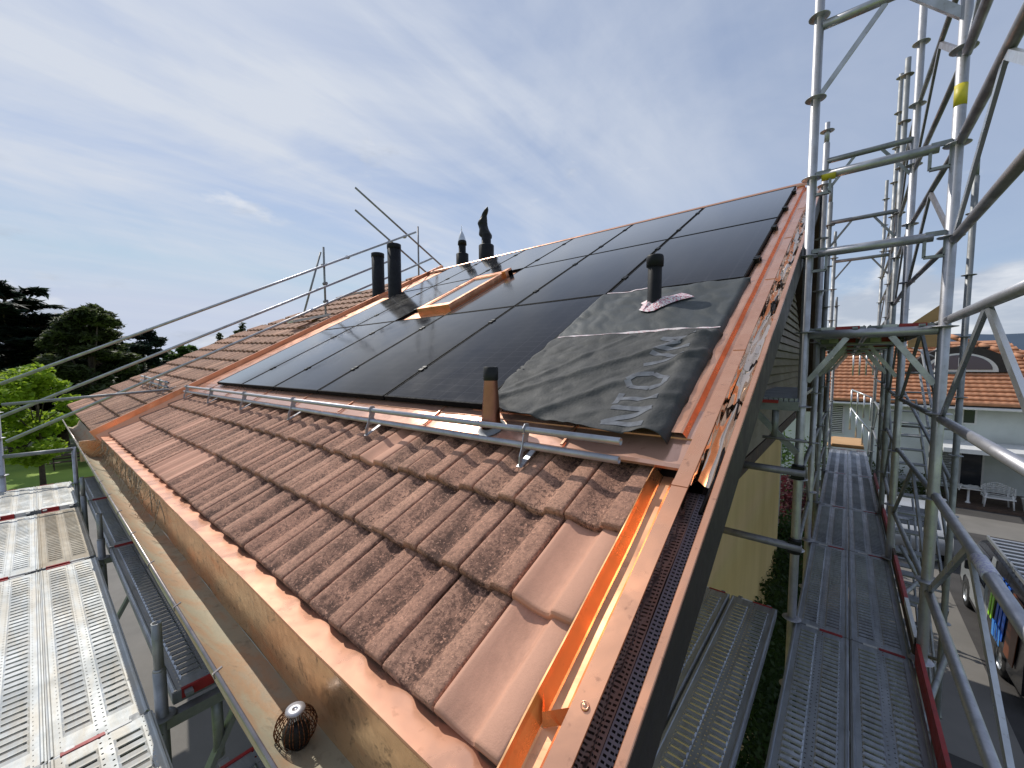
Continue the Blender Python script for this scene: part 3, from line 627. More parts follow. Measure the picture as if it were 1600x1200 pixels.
for segs in ([((T, 1.318), (Bt, 1.318)), ((T, 1.318), (Bt, 1.432)), ((T, 1.436), (Bt, 1.436))],
             [((T, 1.47), (T, 1.565)), ((T+.01, 1.517), (Bt, 1.517))],
             [((-.80, 1.72), (-.72, 1.757)), ((-.72, 1.757), (-.645, 1.715)), ((-.645, 1.715), (-.64, 1.65)), ((-.64, 1.65), (-.70, 1.615)), ((-.70, 1.615), (-.80, 1.635)), ((-.80, 1.635), (-.83, 1.68)), ((-.83, 1.68), (-.80, 1.72))],
             [((T, 1.86), (Bt, 1.925)), ((Bt, 1.925), (T, 1.985))],
             [((T, 2.03), (Bt, 2.03)), ((T, 2.03), (-.70, 2.10)), ((-.70, 2.10), (T, 2.17)), ((T, 2.17), (Bt, 2.17))]):
    mb = MB()
    for p, q in segs:
        if len(segs) == 7: p, q = ((p[0]-.01)*1.0, p[1]), ((q[0]-.01)*1.0, q[1])
        strip(mb, p, q, .031, 14, 2, .0018+.0004*segs.index((p, q)) if (p, q) in segs else .002)
    mb.build('printed_letter', M['print'], tarp)
# vent through the membrane, with a torn patch of printed sheet round it
def pipe(name, label, base, r, h, cat='vent pipe', collar=None, capr=None, group=None, mat=None, depth=.25):
    t_ = thing(name, label, cat, base, group); b = Vector(base)
    m_ = MB(); m_.lathe(b-Z_*depth, [(r, 0), (r, h+depth), (r*.9, h+depth+.004), (r*.86, h+depth-.03), (r*.86, h)], 28); m_.build('pipe', mat or M['pipe'], t_)
    return t_, b
b = RP(-1.064, 2.76, 0)
t_, b = pipe('vent_pipe', 'short black vent pipe with a cap rising through the grey membrane', b, .048, .30)
mb = MB(); mb.lathe(b+Z_*.275, [(.049, -.004), (.058, .0), (.059, .045), (.057, .068), (.052, .078), (.03, .083), (0, .084)], 28); mb.build('cap', M['pipe'], t_)
mb = MB(); random.seed(3); pts = []
for k in range(22):
    a = 2*math.pi*k/22; rr = .125+.03*math.sin(a*3+1)+random.uniform(-.014, .014)+(.07 if abs(a-.5) < .4 else 0); pts.append((-1.04+math.cos(a)*rr*1.05, 2.77+math.sin(a)*rr*1.0))
i = len(mb.v); mb.v.append(RP(-1.04, 2.77, th(-1.04, 2.77)+.045))
for r_ in (.5, 1.0):
    for X, S in pts: X2, S2 = -1.04+(X+1.04)*r_, 2.77+(S-2.77)*r_; mb.v.append(RP(X2, S2, th(X2, S2)+(.034+random.uniform(-.010, .010) if r_ < 1 else .012)))
n = len(pts)
for k in range(n): j = (k+1) % n; mb.face((i, i+1+k, i+1+j)); mb.face((i+1+k, i+1+n+k, i+1+n+j, i+1+j))
tag(mb.build('patch_sheet', M['patch']), 'torn white and red printed sheet around the foot of the capped vent pipe', 'sheet')
# copper clad vent at the flashing
b = RP(-1.462, 1.262, -.05)
t_ = thing('copper_vent', 'tapered brown copper vent with a black top beside the membrane hem', 'vent pipe', b)
mb = MB(); mb.lathe(b, [(.056, 0), (.050, .06), (.037, .255), (.037, .262)], 28); mb.build('sleeve', coppermat('copper_brown', .5, .3, warm=(.36, .16, .10), dull=(.24, .11, .07)), t_)
mb = MB(); mb.lathe(b+Z_*.26, [(.0395, -.01), (.041, 0), (.041, .062), (.036, .064), (.036, .03), (0, .03)], 28); mb.build('pipe_end', M['plastic_black'], t_)
mb = MB(); mb.lathe(RP(-1.462, 1.262, -.058), [(.052, .02), (.058, .008), (.070, .002), (.080, 0)], 28, N_); mb.build('collar', M['steel_dull'], t_)
# the four tall flues
b = RP(-7.12, 5.02, -.06); t_, b = pipe('flue_pipe', 'tall thick black flue standing in front of its neighbour at the copper divider', b, .135, 1.02, 'flue', group='black flues at the copper divider')
mb = MB(); mb.lathe(b+Z_*.93, [(.136, 0), (.141, .005), (.141, .095), (.135, .10)], 28); mb.build('collar', M['pipe'], t_)
b = RP(-8.02, 5.22, -.10); t_, b = pipe('flue_pipe', 'tall thick black flue behind the copper divider, leftmost of the roof pipes', b, .135, .96, 'flue', group='black flues at the copper divider')
mb = MB(); mb.lathe(b+Z_*.90, [(.136, 0), (.141, .005), (.141, .085), (.135, .09)], 28); mb.build('collar', M['pipe'], t_)
def ridge_base(px_, py_, y): v = at(px_, py_, 1); return v*(y/v.y)
b = ridge_base(722.5, 408, 6.75)
t_ = thing('flue_pipe', 'black stepped flue with a shiny pointed metal cowl behind the ridge', 'flue', b)
mb = MB(); mb.lathe(b-Z_*.3, [(.145, 0), (.145, .46), (.12, .475), (.085, .48), (.085, .70)], 26); mb.build('pipe', M['pipe'], t_)
mb = MB(); mb.lathe(b+Z_*.37, [(.09, 0), (.105, .0), (.10, .08), (.09, .10)], 26); mb.build('collar', M['plastic_black'], t_)
mb = MB(); mb.grid(lambda u, v: b+Vector((math.cos(u*6.2832)*.088*(1-v**1.7)+.02*v*-1, math.sin(u*6.2832)*.088*(1-v**1.7), .46+.26*v)), 22, 10); mb.tube(b+Vector((-.02, 0, .68)), b+Vector((-.015, 0, .84)), .008, 8, .003); mb.build('cowl', M['steel_bright'], t_)
b = ridge_base(760, 400, 6.70)
t_ = thing('flue_pipe', 'black flue wrapped in a twisted black plastic bag behind the ridge', 'flue', b)
mb = MB(); mb.lathe(b-Z_*.3, [(.170, 0), (.170, .52), (.15, .54), (.105, .545), (.105, .76)], 26); mb.build('pipe', M['pipe'], t_)
def bag(u, v):
    a = u*6.2832; r_ = [.112, .135, .13, .118, .105, .10, .105, .098, .075, .060, .062, .050, .01][min(12, int(v*12))]; r2 = [.112, .135, .13, .118, .105, .10, .105, .098, .075, .060, .062, .050, .01][min(12, int(v*12)+1)]; f = v*12-int(v*12); r_ = r_*(1-f)+r2*f
    r_ *= 1+.16*noise.noise(Vector((math.cos(a)*1.5, math.sin(a)*1.5, v*5))); cx = -.12*math.sin(v*3.0)+.085*max(0, v-.55)
    return b+Vector((cx+r_*math.cos(a), .02+r_*math.sin(a), .40+v*.66))
mb = MB(); mb.grid(bag, 28, 40); mb.build('bag', M['plastic_black'], t_)
# ================================================================== ROOF WINDOW
X0, X1, S0, S1 = -4.43, -3.80, 3.36, 4.60
rw = thing('roof_window', 'copper framed roof window set between the solar panels', 'roof window', RP(-4.2, 4.0, -.04))
mb = MB(); hh = .065
for (a, b_, c, d_) in ((X0, X0+.06, S0, S1), (X1-.06, X1, S0, S1), (X0+.06, X1-.06, S0, S0+.09), (X0+.06, X1-.06, S1-.06, S1)): mb.rbox(a, b_, c, d_, -.04, hh)
mb.build('frame', M['copper_shiny'], rw)
mb = MB()
for (a, b_, c, d_) in ((X0+.06, X0+.09, S0+.09, S1-.06), (X1-.09, X1-.06, S0+.09, S1-.06), (X0+.09, X1-.09, S0+.09, S0+.12), (X0+.09, X1-.09, S1-.09, S1-.06)): mb.rbox(a, b_, c, d_, 0, hh-.008)
mb.build('sash', M['copper_pale'], rw)
mb = MB(); mb.rbox(X0+.09, X1-.09, S0+.12, S1-.09, hh-.03, hh-.02); mb.build('glass', M['velux_glass'], rw)
mb = MB(); mb.rbox(X0-.02, X1+.05, S1, S1+.10, -.03, .06); mb.rbox(X1-.02, X1+.05, S1-.06, S1+.1, -.03, hh+.02); mb.build('hood', M['copper_shiny'], rw)
# ================================================================== SNOW GUARD
def snowguard(F, x0, x1, brs, s, label, h1, h2, ra=.0155):
    t_ = thing('snow_guard', label, 'snow guard', F((x0+x1)/2, s, -.08))
    for h, ds in ((h1, 0), (h2, -(h1-h2)*.78)):
        m_ = MB(); m_.tube(F(x0, s+ds, h), F(x1, s+ds, h), ra, 14, hollow=True); m_.build('guard_pipe', M['steel'], t_)
    for x in brs:
        m_ = MB()
        d_ = -(h1-h2)*.78; f_ = h2-.062
        pr = [(s+d_-.085, f_), (s+d_-.060, h2-.02), (s+d_-.028, h2+.005), (s-.030, h1-.005), (s-.022, h1+.024), (s+.002, h1+.033), (s+.024, h1+.020), (s+.022, h1-.012), (s+d_+.030, h2+.012), (s+d_+.026, h2-.022), (s+.052, f_), (s+.035, f_), (s+d_+.005, h2-.024), (s+d_-.030, h2-.018), (s+d_-.068, f_)]
        m_.prism([F(x-.0025, a, b_) for a, b_ in pr], F(x+.0025, 0, 0)-F(x-.0025, 0, 0))
        m_.box(F(x, s+d_+.02, f_), (.030, .21, .005), (X_, S_, N_)); m_.build('bracket', M['steel'], t_)
    return t_
snowguard(RP, -7.55, -.665, [-7.40, -6.18, -4.95, -3.70, -2.44, -1.13], 1.172, 'long two pipe snow guard on six brackets between tiles and panels', .032, -.026)
snowguard(FP, -2.9, -.75, [-2.5, -1.9, -1.3, -.9], 1.15, 'short snow guard on the old tiles beyond the copper divider', .15, .09)
# leaf strainer in the gutter
b = Vector((-1.30, .490, -1.212)); t_ = thing('gutter_strainer', 'round wire leaf strainer with a disc top standing in the copper gutter', 'strainer', b)
mb = MB()
for k in range(26):
    a = 2*math.pi*k/26+random.uniform(-.05, .05); pts = []
    for q in range(9):
        v = q/8; r_ = .028+.034*math.sin(v*math.pi)**.8*(1.0) if v > 0 else .03; pts.append(b+Vector((math.cos(a)*r_, math.sin(a)*r_, .004+.108*v)))
    mb.path(pts, .0016, 5)
for v in (.25, .5, .75): mb.lathe(b, [(.028+.034*math.sin(v*math.pi)**.8, .004+.108*v-.001), (.0305+.034*math.sin(v*math.pi)**.8, .004+.108*v+.001)], 24)
mb.build('wire_basket', simple('brown_copper_wire', (.20, .085, .04), (.12, .055, .03), 30, .4, .7), t_)
mb = MB(); mb.lathe(b, [(0, .116), (.006, .116), (.0065, .118), (.012, .118), (.029, .1175), (.030, .112)], 22); mb.build('disc', M['steel'], t_)
mb = MB(); mb.lathe(b, [(.040, .004), (.040, .05), (.026, .075), (0, .076)], 20); mb.build('dark_core', M['hole_dark'], t_)  # near-black solid core filling the wire basket
random.seed(31); mb = MB()
for q in range(85):
    x = -7.3+random.random()**1.3*3.6; p = Vector((x, .553, -.945-random.random()*.03)); pts = [p]; dr = Vector((random.uniform(-1, 1), -.15, -random.uniform(.5, 1.2))).normalized()
    for w in range(6):
        dr = (dr+Vector((random.uniform(-.6, .6), random.uniform(-.25, .2), random.uniform(-.4, .25)))).normalized(); p = p+dr*random.uniform(.02, .045); p.y = min(p.y, .556); pts.append(p.copy())
    mb.path(pts, random.uniform(.0012, .003), 5)
o = tag(mb.build('dry_roots', simple('dry_root', (.45, .38, .26), (.30, .24, .16), 20, .9)), 'tangle of pale dry roots hanging at the far end of the copper gutter', 'roots'); o['kind'] = 'stuff'
mb = MB(); pts = [RP(-.345+.012*math.sin(k*.9)+.006*math.sin(k*2.3), 1.0+k*.16, -.085+.018*math.sin(k*1.3)) for k in range(33)]; mb.path(pts, .007, 8)
pts = [RP(-.35+.015*math.sin(k*1.7+1), 1.5+k*.13, -.08+.02*math.sin(k*2.1)) for k in range(26)]; mb.path(pts, .004, 7)
tag(mb.build('cable', M['plastic_black']), 'dark cables lying in the slot between the copper cap and the edge board', 'cable')
# ================================================================== SCAFFOLD
DW = .32
def deck(p, axis, L, z, label, mat, group, stripe=True, width=.31, under=.06):
    """p = corner-centre start of the deck (x,y of its centre line start); axis 'x' or 'y' (runs in + direction)"""
    rz = 0 if axis == 'x' else math.pi/2
    root = thing('scaffold_deck', label, 'scaffold deck', (p[0], p[1], z-under), group); root.rotation_euler = (0, 0, rz)
    def loc(o): o.parent = root; o.location = (0, 0, 0); return o
    m_ = MB(); k = width/.32; y0s = [-.16*k, -.147*k]
    zt = under; ylines = [-.132*k, -.114*k, -.022*k, .022*k, .114*k, .132*k]
    u0, u1 = .07, L-.07; n = int((u1-u0)/.050); u1 = u0+n*.050
    def q(xa, xb, ya, yb_, z0=zt): m_.quad((xa, ya, z0), (xb, ya, z0), (xb, yb_, z0), (xa, yb_, z0))
    q(.012, u0, -.14*k, .14*k); q(u1, L-.012, -.14*k, .14*k)
    for a_, b_ in ((-.14*k, -.114*k), (-.022*k, .022*k), (.114*k, .14*k)): q(u0, u1, a_, b_)
    for i_ in range(n):
        xa = u0+i_*.050; xb = xa+.050
        for ya, yb_ in ((-.114*k, -.022*k), (.022*k, .114*k)):
            ia, ib, ja, jb = xa+.016, xb-.016, ya+.008, yb_-.008; zi = zt+.0055
            o_ = [(xa, ya, zt), (xb, ya, zt), (xb, yb_, zt), (xa, yb_, zt)]; n_ = [(ia, ja, zi), (ib, ja, zi), (ib, jb, zi), (ia, jb, zi)]
            for e in range(4): f_ = (e+1) % 4; m_.quad(o_[e], o_[f_], n_[f_], n_[e])
            lo = [(x_, y_, zi-.006) for x_, y_, _ in n_]
            for e in range(4): f_ = (e+1) % 4; m_.quad(n_[e], n_[f_], lo[f_], lo[e])
    # raised side ribs and down-turned channel sides
    for sg in (-1, 1):
        pr = [(.14, zt), (.144, zt+.006), (.150, zt+.006), (.1535, zt), (.159, zt-.001), (.159, zt-.055), (.145, zt-.058)]
        for a_, b_ in zip(pr, pr[1:]): m_.quad((.012, sg*a_[0]*k, a_[1]), (L-.012, sg*a_[0]*k, a_[1]), (L-.012, sg*b_[0]*k, b_[1]), (.012, sg*b_[0]*k, b_[1]))
    loc(m_.build('deck_plate', mat, origin=(0, 0, 0)))
    for xa in (.006, L-.006):
        e_ = MB()
        e_.box((xa, 0, zt-.028), (.010, .315*k, .055))
        for yy in (-.10*k, .10*k): e_.box((xa+(-.022 if xa < .1 else .022), yy, zt-.012), (.045, .03, .014))
        loc(e_.build('end_hook', M['steel_dull'], origin=(0, 0, 0)))
    if stripe:
        for xa in (.006, L-.006):
            s_ = MB(); s_.box((xa, -.06*k, zt-.020), (.0145, .13*k, .048)); loc(s_.build('red_marking', M['red'], origin=(0, 0, 0)))
            s_ = MB(); s_.box((xa, .05*k, zt-.020), (.0142, .075*k, .046)); loc(s_.build('white_marking', M['white'], origin=(0, 0, 0)))
    return root
TR = .02415
# ---- left run along the gutter, the level the photographer stands on
LS = .912; ZL = -1.55; gl = 'steel decks along the gutter'
xs = [-2.50, -5.05, -7.06]
names = ['nearest', 'middle', 'far']
deck((-2.280, 0.114), 'x', 2.326, ZL+.035, 'brightest pale steel deck at the bottom left corner, nearest on the gutter side', M['deck_pale'], gl)
deck((-2.280, -0.196), 'x', 2.326, ZL+.035, 'nearest pale steel deck on the outer side at the bottom left corner', M['deck_pale'], gl)
deck((-4.606, 0.114), 'x', 2.280, ZL, 'clean pale steel deck on the gutter side left of the upright stub', M['deck_pale'], gl)
deck((-4.606, -0.196), 'x', 2.280, ZL, 'mud streaked pale steel deck on the outer side at the left edge', M['deck_pale'], gl)
deck((-6.430, 0.114), 'x', 1.778, ZL, 'tan dusty steel deck on the gutter side before the raised deck', M['deck_dirty'], gl)
deck((-6.430, -0.196), 'x', 1.778, ZL, 'pale steel deck on the outer side before the raised deck', M['deck_pale'], gl)
deck((-7.798, 0.114), 'x', 1.313, ZL+.03, 'raised far end steel deck on the gutter side with red and white edge', M['deck_pale'], gl)
deck((-7.798, -0.196), 'x', 1.313, ZL+.03, 'raised far end steel deck on the outer side beside the corner post', M['deck_pale'], gl)
gc = 'dark console decks under the gutter'
deck((-4.606, 0.497), 'x', 2.298, ZL+.04, 'nearest shaded steel deck under the gutter', M['deck'], gc)
deck((-6.430, 0.497), 'x', 1.797, ZL+.04, 'middle shaded steel deck under the gutter', M['deck'], gc)
deck((-7.843, 0.497), 'x', 1.368, ZL+.04, 'far shaded steel deck under the gutter beside the lawn', M['deck'], gc)
deck((-1.733, 0.497), 'x', 1.550, ZL+.04, 'short shaded steel deck under the nearest end of the gutter', M['deck'], gc)
def post(x, y, z0, z1, label, name='scaffold_post', spigot=False, mat=None, rings=(), group='scaffold posts', r=TR):
    t_ = thing(name, label, 'scaffold post', (x, y, z0), group); m_ = MB()
    if spigot:
        m_.tube((x, y, z0), (x, y, z1-.22), r, 16); m_.tube((x, y, z1-.22), (x, y, z1-.21), r, 16, r*.8); m_.tube((x, y, z1-.21), (x, y, z1), r*.78, 16, hollow=True)
    else: m_.tube((x, y, z0), (x, y, z1), r, 16, hollow=True)
    m_.build('tube', mat or M['steel'], t_)
    if rings:
        for zz_ in rings:
            m_ = MB(); m_.lathe((x, y, zz_), [(r*.98, -.010), (r*1.5, -.006), (r*2.1, -.003), (r*2.2, .0), (r*2.1, .003), (r*1.5, .005), (r*.98, .008)], 18); m_.build('collar', mat or M['steel_dull'], t_)
    return t_
post(-2.280, 0.299, G, -1.131, 'dark upright stub with an open spigot top between deck and gutter, nearest one', spigot=True, mat=M['steel_dull'], rings=(-1.57,))
post(-4.633, 0.299, G, -1.204, 'upright stub between deck and gutter, second from the camera', spigot=True, mat=M['steel_dull'], rings=(-1.58,))
post(-7.798, 0.315, G, -1.067, 'inner corner post of the far end guard rail beside the lawn', rings=(-1.55,))
post(-6.457, 0.306, G, -1.231, 'upright stub beside the raised far deck', spigot=True, mat=M['steel_dull'])
post(-7.798, -0.296, G, -0.474, 'tall corner post at the left edge of the photo with rails clamped to it', rings=(-1.32, -.86, -.55), r=.027)
post(-4.633, -0.365, G, -0.547, 'outer upright of the left scaffold at the middle deck joint'); post(-2.280, -0.383, G, -0.547, 'outer upright of the left scaffold at the nearest deck joint')
def tube(p, q, label, r=TR, name='scaffold_tube', mat=None, group=None, cat='scaffold tube', hollow=True, n=14):
    m_ = MB(); m_.tube(p, q, r, n, hollow=hollow); return tag(m_.build(name, mat or M['steel']), label, cat, group)
tube((-7.798, -0.301, -1.094), (-7.798, 0.310, -1.094), 'end guard tube from the corner post to the inner post, above the lawn', mat=M['steel_dull'], name='guard_tube')
tube((-7.314, -0.237, -0.429), (-7.241, 1.240, -0.328), 'thin tie tube from the left corner post to the roof tiles', .018, mat=M['steel_dull'])
mb = MB(); mb.beam((-2.280, 0.310, -1.605), (-2.280, 0.638, -1.605), .05, .05); mb.tube((-2.280, 0.502, -1.623), (-2.280, 0.502, -1.915), .024); mb.beam((-2.280, 0.310, -2.234), (-2.280, 0.620, -1.642), .05, .025); tag(mb.build('console_bracket', M['steel_dull']), 'triangular console bracket carrying the nearest shaded deck', 'bracket', 'console brackets')
mb = MB(); mb.beam((-4.633, 0.310, -1.605), (-4.633, 0.638, -1.605), .05, .05); mb.tube((-4.633, 0.502, -1.623), (-4.633, 0.502, -1.915), .024); mb.beam((-4.633, 0.310, -2.234), (-4.633, 0.620, -1.642), .05, .025); tag(mb.build('console_bracket', M['steel_dull']), 'triangular console bracket at the second stub under the shaded deck', 'bracket', 'console brackets')
for k, x in enumerate((-2.28, -4.63, -6.46)):
    mb = MB(); mb.tube((x, -.37, ZL-.09), (x, .30, ZL-.09), .024); tag(mb.build('transom', M['steel_dull']), ('cross tube under the nearest deck joint of the left scaffold', 'cross tube under the middle deck joint of the left scaffold', 'cross tube under the far deck joint of the left scaffold')[k], 'scaffold tube', 'cross tubes of the left scaffold')
deck((-4.606, 0.137), 'x', 2.280, -3.75, 'lower level steel deck seen through the gap beside the stub', M['deck_pale'], 'lower level decks', True)
deck((-2.280, 0.137), 'x', 2.189, -3.75, 'lower level steel deck under the nearest pale deck', M['deck_pale'], 'lower level decks', True)
tag_m = MB(); tag_m.box2((-3.6, .30, G), (-1.3, 1.1, G+.9)); tag_m.box2((-3.7, .22, G+.9), (-1.2, 1.15, G+.96)); t_ = tag(tag_m.build('garden_cabinet', M['render_shade']), 'pale grey cabinet on the ground seen under the gutter bracket', 'cabinet')
# ---- rails running up the far verge and down the other side
rd = Vector((.06513, .88178, .46714))
rails = [((-9.0, -.288, -.237), 7.75, 'top'), ((-9.0, -.313, -.70), 7.0, 'middle'), ((-9.0, -.276, -1.052), 8.3, 'bottom')]
for p, L, nm in rails:
    p = Vector(p); tube(p, p+rd*L, f'{nm} one of three long guard tubes sloping up over the old tiles', .0235, 'sloping_rail', group='three sloping guard tubes')
p0, L0, _ = rails[0]; P0 = Vector(p0)
dn = Vector((.0, .885, -.4657)).normalized()
def vx(px_, py_, X): v = at(px_, py_, 1); return v*(X/v.x)
tube(vx(555, 293, -8.62), vx(692, 417, -8.62), 'upper one of two tubes pointing down the far slope above the flues', .022, 'sloping_rail', mat=M['steel_rust'], group='tubes beyond the ridge')
tube(vx(555, 328, -8.62), vx(672, 431, -8.62), 'lower one of two tubes pointing down the far slope above the flues', .022, 'sloping_rail', mat=M['steel_rust'], group='tubes beyond the ridge')
a, b = vx(653, 354, -8.65), vx(656, 432, -8.65); tube((a.x, a.y, b.z-.5), a, 'thin upright at the crossing of the tubes beyond the ridge', .022, 'rail_upright', mat=M['steel_rust'])
a, b = vx(505, 386, -8.82), vx(509, 492, -8.82); tube((b.x, b.y, b.z-.06), (b.x, b.y, a.z), 'upright carrying the three sloping guard tubes on the old tiles', .022, 'rail_upright', mat=M['steel_dull'])
tube(vx(474, 493, -8.95), vx(501, 394, -8.90), 'slanted prop leaning on the guard tube upright', .020, 'rail_prop', mat=M['steel_dull'])
for k, (q, w) in enumerate((((505, 415), 'top'), ((508, 443), 'middle'), ((509, 471), 'bottom'), ((543, 402), 'sleeve'), ((632, 370), 'end'), ((609, 378), 'rusty'))):
    c = vx(*q, -8.80); mb = MB(); mb.box(c, (.07, .06, .06)); mb.tube(c-X_*.05, c+X_*.05, .022, 8); mb.tube(c-Vector((0, .045, .02)), c+Vector((0, .045, .02)), .03, 10)
    tag(mb.build('coupler', M['steel_rust'] if w != 'rusty' else simple('rust', (.30, .12, .05), (.2, .08, .04))), {'top': 'coupler joining the upright to the top sloping tube', 'middle': 'coupler joining the upright to the middle sloping tube', 'bottom': 'coupler joining the upright to the bottom sloping tube', 'sleeve': 'sleeve coupler in the run of the top sloping tube', 'end': 'coupler where the top sloping tube meets the tube beyond the ridge', 'rusty': 'orange rusty coupler near the end of the top sloping tube'}[w], 'coupler', 'tube couplers')
a, b = vx(453, 503, -8.9), vx(512, 492, -8.9)
mb = MB(); mb.beam(a, b, .28, .045, N_); tag(mb.build('roof_board', M['white_pvc']), 'short pale board laid on the old tiles under the rail props', 'board')
# ---- right run
TR = .030
YF = [3.90, 5.80, 7.50, 9.85, 12.7]; XI = [-.258, -.268, -.272, -.262, -.25]; XO = [.478, .425, .44, .505, .52]
TI = [3.6, 2.63, 2.50, 2.45, 1.6]; TO = [3.9, 3.8, 3.9, 4.9, 4.1]
ZD, ZU = -2.08, .22
fl = ['nearest frame, at the corner of the upper deck', 'second frame from the camera', 'third frame from the camera', 'fourth frame from the camera', 'farthest frame beside the plywood']
for i_, y in enumerate(YF):
    for x, top, sd, dpos in ((XI[i_], TI[i_], 'roof side', 'inner'), (XO[i_], TO[i_], 'street side', 'outer')):
        rg = []; zq = 1.39-.575*10
        while zq < top-.05: 
            if zq > G+.3: rg.append(zq)
            zq += .575
        post(x, y, G, top, f'{sd} upright of the right scaffold, {fl[i_]}', rings=rg, spigot=(top < 3.5 and i_ > 0), mat=M['steel'] if i_ < 2 else M['steel_dull'], group='uprights of the right scaffold', r=TR)
    xi, xo = XI[i_]+TR, XO[i_]-TR
    for z_, nm in ((ZD-.085, 'lower'), (-4.2, 'lowest'), (ZU-.0, 'upper')):
        if nm == 'upper' and i_ > 4: continue
        m_ = MB(); m_.tube((xi, y, z_), (xo, y, z_), .031, 14)
        m_.beam((xi, y, z_-.36), (xi+.22, y, z_-.03), .036, .018, Vector((0, 1, 0))); m_.beam((xo, y, z_-.36), (xo-.22, y, z_-.03), .036, .018, Vector((0, 1, 0)))
        tag(m_.build('cross_tube', M['steel'] if nm == 'upper' else M['steel_dull']), f'{nm} cross tube on the {fl[i_]}', 'scaffold tube', 'cross tubes of the right scaffold')
# guard ledgers on the nearest frame
for z_, w in ((1.395, 'higher'), (.83, 'lower')):
    t_ = thing('guard_ledger', f'{w} horizontal guard tube between the two nearest uprights above the upper deck', 'scaffold tube', (.11, 3.9, z_), 'guard tubes above the upper deck')
    m_ = MB(); m_.tube((-.20, 3.9, z_), (.40, 3.9, z_), .031, 16); m_.build('tube', M['steel'], t_)
    for x0, x1 in ((-.235, -.15), (.36, .455)):
        m_ = MB(); m_.beam((x0, 3.9, z_-.13), (x1, 3.9, z_-.13), .03, .018); m_.beam((x0, 3.9, z_-.01), (x0, 3.9, z_-.13), .03, .016, X_); m_.beam((x1, 3.9, z_-.01), (x1, 3.9, z_-.13), .03, .016, X_); m_.beam((x0, 3.88, z_+.015), (x1, 3.88, z_+.015), .014, .03); m_.build('wedge_bracket', M['steel_dull'], t_)
m_ = MB(); m_.tube((-.118, 3.9, 1.387), (-.20, 3.9, 1.388), .0316, 16); tag(m_.build('tape_band', M['yellow']), 'yellow tape band at the left end of the higher guard tube', 'tape')
m_ = MB(); m_.tube((.478, 3.9, 1.62), (.478, 3.9, 1.75), .0307, 16); tag(m_.build('tape_band', M['yellow']), 'yellow tape wrapped round the nearest street side upright', 'tape')
m_ = MB(); m_.tube((-.235, 3.9, 2.47), (.23, 3.9, 2.47), .031, 16); m_.beam((-.235, 3.9, 1.98), (.10, 3.9, 2.44), .032, .016, Vector((0, 1, 0))); m_.beam((.20, 3.9, 2.46), (.47, 3.9, 2.17), .050, .03, Vector((0, 1, 0)))
m_.tube((.23, 3.9, 2.47), (.46, 3.9, 2.47), .031, 16); tag(m_.build('cross_tube', M['steel']), 'topmost cross tube with angled braces at the top of the photo', 'scaffold tube')
for i_, z_ in ((1, 2.22), (2, 2.0), (3, 1.9)):
    y = YF[i_]; m_ = MB(); m_.tube((XI[i_], y, z_), (XO[i_], y, z_), .029); m_.beam((XI[i_], y, z_-.36), (XI[i_]+.24, y, z_-.02), .026, .013, Vector((0, 1, 0))); m_.beam((XO[i_], y, z_-.36), (XO[i_]-.24, y, z_-.02), .026, .013, Vector((0, 1, 0)))
    tag(m_.build('cross_tube', M['steel_dull']), f'top cross tube seen against the sky on the {fl[i_]}', 'scaffold tube', 'top cross tubes')
# guard frames with V struts
def guard(xa, ya, xb, yb_, zt, zb, label, mat, mat2=None, r=.020, vee=True):
    t_ = thing('guard_lattice', label, 'guard rail', ((xa+xb)/2, (ya+yb_)/2, zb), 'lattice guard frames of the right scaffold'); c = Vector(((xa+xb)/2, (ya+yb_)/2, zt))
    m_ = MB(); m_.tube((xa, ya, zt), (xb, yb_, zt), r, 14); m_.build('top_rail', mat, t_)
    m_ = MB(); m_.tube((xa, ya, zb), (xb, yb_, zb), r, 14); m_.build('bottom_rail', mat, t_)
    if vee:
        m_ = MB(); m_.beam(c+Vector((0, .01, -.015)), (xa, ya, zb), .042, .018, X_); m_.build('strut', mat2 or mat, t_)
        m_ = MB(); m_.beam(c+Vector((0, -.01, -.015)), (xb, yb_, zb), .042, .018, X_); m_.build('strut', mat2 or mat, t_)
    return t_
YN = 1.95
ydir = ['beside the camera', 'behind the nearest upright', 'in the third bay', 'in the fourth bay', 'in the farthest bay']
lev = [(2.55, 1.93, 'topmost'), (1.40, .79, 'upper'), (.28, -.37, 'middle'), (-.89, -1.56, 'lower'), (-3.0, -3.65, 'bottom')]
ys_ = [YN]+YF; xo_ = [.482]+XO
for k in range(5):
    for zt, zb, nm in lev:
        guard(xo_[k+1]+.012, ys_[k+1], xo_[k]+.012, ys_[k], zt, zb, f'{nm} lattice guard frame on the street side {ydir[k]}', M['steel_rust'] if (zt > 1 and k > 0) or (k == 0 and zt > 1) else (M['steel'] if k == 0 else M['steel_dull']), M['steel_bright'] if k == 0 else None, r=.026 if k == 0 else .019)
for k in range(1, 5):
    guard(XI[k]-.01, YF[k], XI[k-1]-.01, YF[k-1], -.95, -1.6, f'inner lattice guard frame on the roof side {ydir[k]}', M['steel_dull'], r=.020)
mb = MB(); a = Vector((.494, 2.75, -.89)); mb.tube(a, a+Vector((0, -.22, 0)), .0297, 14); tag(mb.build('sticker', M['sticker']), 'white printed sticker wrapped round the lower guard rail above the van', 'sticker')
